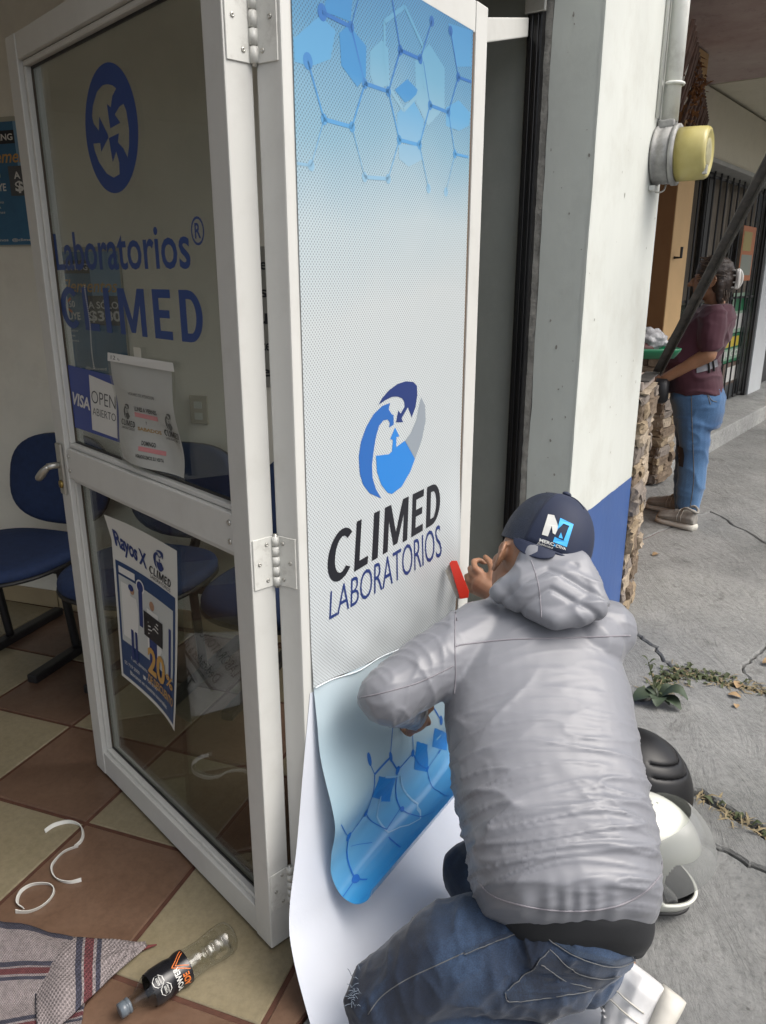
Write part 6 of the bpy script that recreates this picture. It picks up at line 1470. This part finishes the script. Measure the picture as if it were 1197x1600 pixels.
for j in range(11):
    e = -.42 + .95 * j / 10; row = []
    for i in range(31):
        a = -1.25 + 2.5 * i / 30; p = V((math.sin(a) * .132 * math.cos(e), math.cos(a) * .168 * math.cos(e), math.sin(e) * .155)); q = p.copy(); t_ = .62   # hinged up about the side axis
        q.y, q.z = p.y * math.cos(t_) - (p.z - .01) * math.sin(t_), p.y * math.sin(t_) + (p.z - .01) * math.cos(t_) + .01; row.append(bm.verts.new(HP(q.x, q.y, q.z)))
    vv.append(row)
for r, s in zip(vv, vv[1:]):
    for i in range(30): bm.faces.new((r[i], r[i + 1], s[i + 1], s[i]))
obj('visor', bm, M_visor, whm, True)
for s in (-1, 1):
    bm = bmesh.new(); tube(bm, [HP(s * .120, .0, .01), HP(s * .134, .0, .01)], .022, 18); obj('visor_pivot', fin(bm), mat('grey_pivot_plastic', (.2, .2, .2), .4), whm, True)
bm = bmesh.new(); tube(bm, [HP(math.sin(a) * .126 * math.cos(-.82), math.cos(a) * .146 * math.cos(-.82) + max(0, math.cos(a)) ** 2 * .040, math.sin(-.82) * .142) for a in np.linspace(-1.9, 1.9, 40)], .006, 8); obj('edge_trim', bm, M_black, whm, True)
bc_ = W(985, 1232, 2.20); bc_.z = .125; HP, hr, hf, hu = turn(bc_, V((.8, -.45, 0)))
bhm = thing('helmet', (bc_.x, bc_.y, 0), 'glossy black helmet with chevron grooves and a brown edge, behind the white one', 'helmet')
def bdome(e, a, k=1.0): 
    g = .006 * (math.exp(-((e - .55 - .35 * abs(a) * .5) / .03) ** 2) + math.exp(-((e - .78 - .35 * abs(a) * .5) / .03) ** 2)) * (abs(a) < 1.0)
    return HP(math.sin(a) * (.14 - g) * math.cos(e) * k, math.cos(a) * (.158 - g) * math.cos(e) * k, (math.sin(e) * (.16 - g)) * k - .02)
bm = bmesh.new(); vv = [[bm.verts.new(bdome(-.55 + (math.pi / 2 + .54) * j / 70, math.tau * i / 96 - math.pi)) for i in range(96)] for j in range(71)]
for j in range(70):
    for i in range(96): bm.faces.new((vv[j][i], vv[j][(i + 1) % 96], vv[j + 1][(i + 1) % 96], vv[j + 1][i]))
bs_o = obj('helmet_shell', bm, M_bh, bhm, True); m_ = bs_o.modifiers.new('t', 'SOLIDIFY'); m_.thickness = .01; m_.offset = -1
bm = bmesh.new()
for i in range(72):
    a0, a1 = [-2.2 + 4.4 * (i + k) / 72 for k in (0, 1)]; 
    q = [bdome(e, a, 1.012) for e, a in ((.02, a0), (.02, a1), (.22, a1), (.22, a0))]; bm.faces.new([bm.verts.new(p) for p in q])
bmesh.ops.remove_doubles(bm, verts=bm.verts, dist=.0005); eo = obj('edge_band', bm, mat('brown_worn_edge', (.10, .065, .04), .55, .4, 14), bhm, True); m_ = eo.modifiers.new('t', 'SOLIDIFY'); m_.thickness = .004
bm = bmesh.new(); tube(bm, [bdome(.3 + .02 * math.sin(a * 3), a, 1.02) for a in np.linspace(-1.4, 1.4, 40)], .0016, 6); obj('strap_cord', bm, mat('grey_cord', (.2, .19, .17), .7), bhm, True)
# ------------------------------------------------------------------ THE WOMAN AT THE COUNTER
YW = 4.70
def P2(x, y, dy=0.0): return WY(x, y, YW + dy)
wf = V((-.93, .36, 0)).normalized(); ws = V((-.36, -.93, 0)).normalized(); zz = V((0, 0, 1))             # facing / towards the camera side
wo = thing('person', WY(1062, 812, YW), 'woman in a maroon top and blue jeans standing in profile at the shop counter', 'person')
def ringW(y, xf, xb, half, n=2.3, dy=0):
    a, b = P2(xf, y, dy), P2(xb, y, dy); c = (a + b) / 2; hw = (a - b).length / 2; return superring(c, wf * hw, ws * half, n, 30)
bm = bmesh.new(); hcw = P2(1110, 437); head(bm, hcw, V((-.03, 0, 1)), wf, 1.02)
cone(bm, hcw + V((.02, 0, -.06)), P2(1122, 488), .056, .062)
ringmesh(bm, [ringW(600, 1060, 1112, .14), ringW(560, 1058, 1108, .14), ringW(520, 1070, 1122, .15), ringW(485, 1092, 1128, .13)])
sh_, el_, wr_ = P2(1112, 500) + ws * .17, P2(1106, 549) + ws * .21, P2(1040, 588) + ws * .10
sh2, el2, wr2 = P2(1112, 500) - ws * .17, P2(1100, 549) - ws * .2, P2(1040, 590) - ws * .05
for a, b, c in ((sh_, el_, wr_), (sh2, el2, wr2)): cone(bm, a, b, .056, .046); cone(bm, b, c, .046, .028)
hand(bm, wr_, (P2(1028, 592) + ws * .06 - wr_), ws, V((0, 0, -1)), .9, 1); hand(bm, wr2, (P2(1028, 594) - ws * .04 - wr2), ws, V((0, 0, -1)), .9, -1)
for s in (1, -1): cone(bm, P2(1090, 620) + ws * .09 * s, P2(1086, 700) + ws * .09 * s, .09, .06); cone(bm, P2(1086, 700) + ws * .09 * s, P2(1076, 790) + ws * .09 * s, .058, .04)
link('body', voxel(bm, .006, 2, .4), M_skin2, wo, True)
M_mar = cloth_mat('maroon_jersey', (.062, .016, .028), .85, 400, .15, .12)
bm = bmesh.new(); ringmesh(bm, [ringW(612, 1046, 1127, .185), ringW(595, 1044, 1126, .19), ringW(575, 1040, 1121, .185), ringW(550, 1040, 1126, .185), ringW(525, 1050, 1140, .19), ringW(505, 1066, 1147, .20), ringW(488, 1085, 1146, .18), ringW(475, 1098, 1140, .12)])
cone(bm, sh_ + zz * .02, sh_.lerp(el_, .62), .082, .078); cone(bm, sh2 + zz * .02, sh2.lerp(el2, .62), .082, .078)
mm = voxel(bm, .008, 4, .5, 'top'); push(mm, lambda co, no: ridge(co, (7, 7, 13), 3) * .010 + nz(co, (8, 8, 8)) * .006 - .004); top = link('top', mm, M_mar, wo, True)
bm = bmesh.new(); tube(bm, [hcw + V((.02, 0, -.13)) + (wf * math.cos(k) * .085 + ws * math.sin(k) * .10) + zz * (-.03 * math.cos(k)) + V((0, 0, -.035)) for k in np.linspace(0, math.tau, 26)], .009, 8); obj('neckline', bm, mat('pale_neckline', (.45, .33, .28), .8), top, True)
M_lj = denim('light_blue_denim', (.028, .085, .20), (.085, .19, .36), .48, 3.0)
bm = bmesh.new(); ringmesh(bm, [ringW(600, 1050, 1127, .17), ringW(618, 1049, 1131, .19), ringW(640, 1052, 1130, .19), ringW(665, 1056, 1122, .18)])
for s, dx in ((1, 0), (-1, -6)):
    L = [((1052 + 1118) / 2, 655, .098), ((1058 + 1111) / 2, 700, .088), ((1054 + 1108) / 2, 745, .085), ((1056 + 1096) / 2, 780, .072), (1074, 800, .058)]
    for (x0, y0, r0), (x1, y1, r1) in zip(L, L[1:]): cone(bm, P2(x0 + dx, y0) + ws * .095 * s, P2(x1 + dx, y1) + ws * .095 * s, r0, r1, 16)
jm2 = voxel(bm, .008, 4, .5, 'jeans'); push(jm2, lambda co, no: ridge(co, (6, 6, 11), 3) * .007 + nz(co, (9, 9, 9)) * .005 - .003); wj = link('jeans', jm2, M_lj, wo, True); WB = bvh_of(wj)
seam(WB, [(1080, 600), (1081, 650), (1083, 700), (1084, 750), (1078, 795)], .003, 'side_seam', M_stitch, wj)
seam(WB, [(1098, 598), (1104, 612), (1112, 625), (1120, 628)], .003, 'back_pocket_seam', M_stitch, wj); seam(WB, [(1104, 612), (1110, 632)], .003, 'back_pocket_seam', M_stitch, wj)
patch(WB, [(1059, 695), (1068, 700), (1070, 712), (1068, 730), (1062, 728), (1060, 712)], 'torn_knee', flat('dark_underlayer', (.02, .02, .025), .8), wj, .004, 3)
# hair tied with a pale claw clip
M_hair = mat('dark_brown_hair', (.035, .022, .016), .5, .5, 30, 90, .6, .004, stretch=(1, 1, .3))
bm = bmesh.new(); q0 = hcw; ell(bm, q0 - wf * .02 + zz * .05, wf * .104, ws * .088, zz * .088); ell(bm, q0 - wf * .06 - zz * .01, wf * .075, ws * .083, zz * .085); ell(bm, q0 - wf * .10 + zz * .0, wf * .05, ws * .05, zz * .07); cone(bm, q0 - wf * .09 - zz * .04, q0 - wf * .075 - zz * .115, .038, .022); cone(bm, q0 - wf * .05 + ws * .07 - zz * .02, q0 - wf * .06 + ws * .06 - zz * .12, .026, .014)
hm2 = voxel(bm, .006, 3, .5, 'hair'); push(hm2, lambda co, no: ridge(co, (22, 22, 60), 3, 2) * .003 + nz(co, (50, 50, 14)) * .0015); link('hair', hm2, M_hair, wo, True)
bm = bmesh.new(); rh = random.Random(5)
for k in range(70):
    th_ = rh.uniform(-1.1, 1.3); a0 = q0 + wf * rh.uniform(.02, .075) + ws * .088 * math.cos(th_) + zz * (.045 + .085 * math.sin(th_)); a2 = q0 - wf * .125 + ws * rh.uniform(-.01, .04) + zz * rh.uniform(-.03, .03); a1 = a0.lerp(a2, .5) + (a0.lerp(a2, .5) - q0).normalized() * .028
    tube(bm, spline([a0, a1, a2], 4), .0016, 4)
for k in range(14):
    a0 = q0 - wf * rh.uniform(.05, .1) + ws * rh.uniform(.03, .075) - zz * .03; tube(bm, [a0, a0 - zz * .05 - wf * .01, a0 - zz * rh.uniform(.09, .14) + wf * rh.uniform(-.02, .01)], .002, 4)
obj('hair_strands', bm, mat('light_hair_strand', (.075, .05, .035), .45, .4, 40), wo)
bm = bmesh.new(); cc = q0 - wf * .135 + ws * .035 + zz * .005
ell(bm, cc - wf * .012, wf * .014, ws * .026, zz * .06)
for s in (-1, 1):
    pts = [cc + wf * .03 * math.cos(k) * s * .5 + ws * .012 * s + zz * .055 * math.sin(k) - wf * .02 * math.cos(k) for k in np.linspace(-1.4, 1.4, 9)]; tube(bm, pts, .008, 6)
    for p in pts[1::2]: tube(bm, [p, p + wf * .03 - ws * .008 * s], .005, 5)
obj('hair_clip', bm, flat('pearl_plastic', (.62, .60, .56), .3), wo, True)
# belt bag
TB = bvh_of(top); f_ = drape_fn(TB, .004)
patch(TB, [(1088, 572), (1104, 568), (1120, 561), (1121, 572), (1104, 579), (1088, 583)], 'bag_strap', mat('grey_webbing', (.22, .22, .24), .8), wo, .005, 4)
for x in (1106, 1113): seam(TB, [(x, 563 + (1113 - x) * .4), (x + 1, 580 + (1113 - x) * .4)], .006, 'strap_buckle', M_black, wo, .008)
bm = bmesh.new(); c_ = P2(1034, 606) + ws * .06
ringmesh(bm, [superring(c_ + zz * z, wf * .045 * k, ws * .11 * k, 3.5, 24) for z, k in ((-.075, .7), (-.06, .95), (0, 1), (.05, .95), (.07, .7))]); obj('belt_bag', fin(bm), mat('black_bag_nylon', (.012, .012, .014), .5, .3, 20), wo, True)
M_gs = mat('grey_trainer_suede', (.26, .245, .22), .8, .2, 20, 100, .3, .002); M_ws = mat('cream_foam_sole', (.55, .53, .47), .7, .08, 12)
g1, g2_ = G(1086, 830), G(1020, 812); shoe(wo, g1, g1 + (g2_ - g1).normalized() * .265, zz, M_gs, M_ws, 'trainer', w=.052, hgt=.13, sole=.036, lbl='grey trainer, the nearer of the pair')
g1, g2_ = G(1068, 806), G(1011, 793); shoe(wo, g1, g1 + (g2_ - g1).normalized() * .265, zz, M_gs, M_ws, 'trainer', w=.052, hgt=.13, sole=.036)
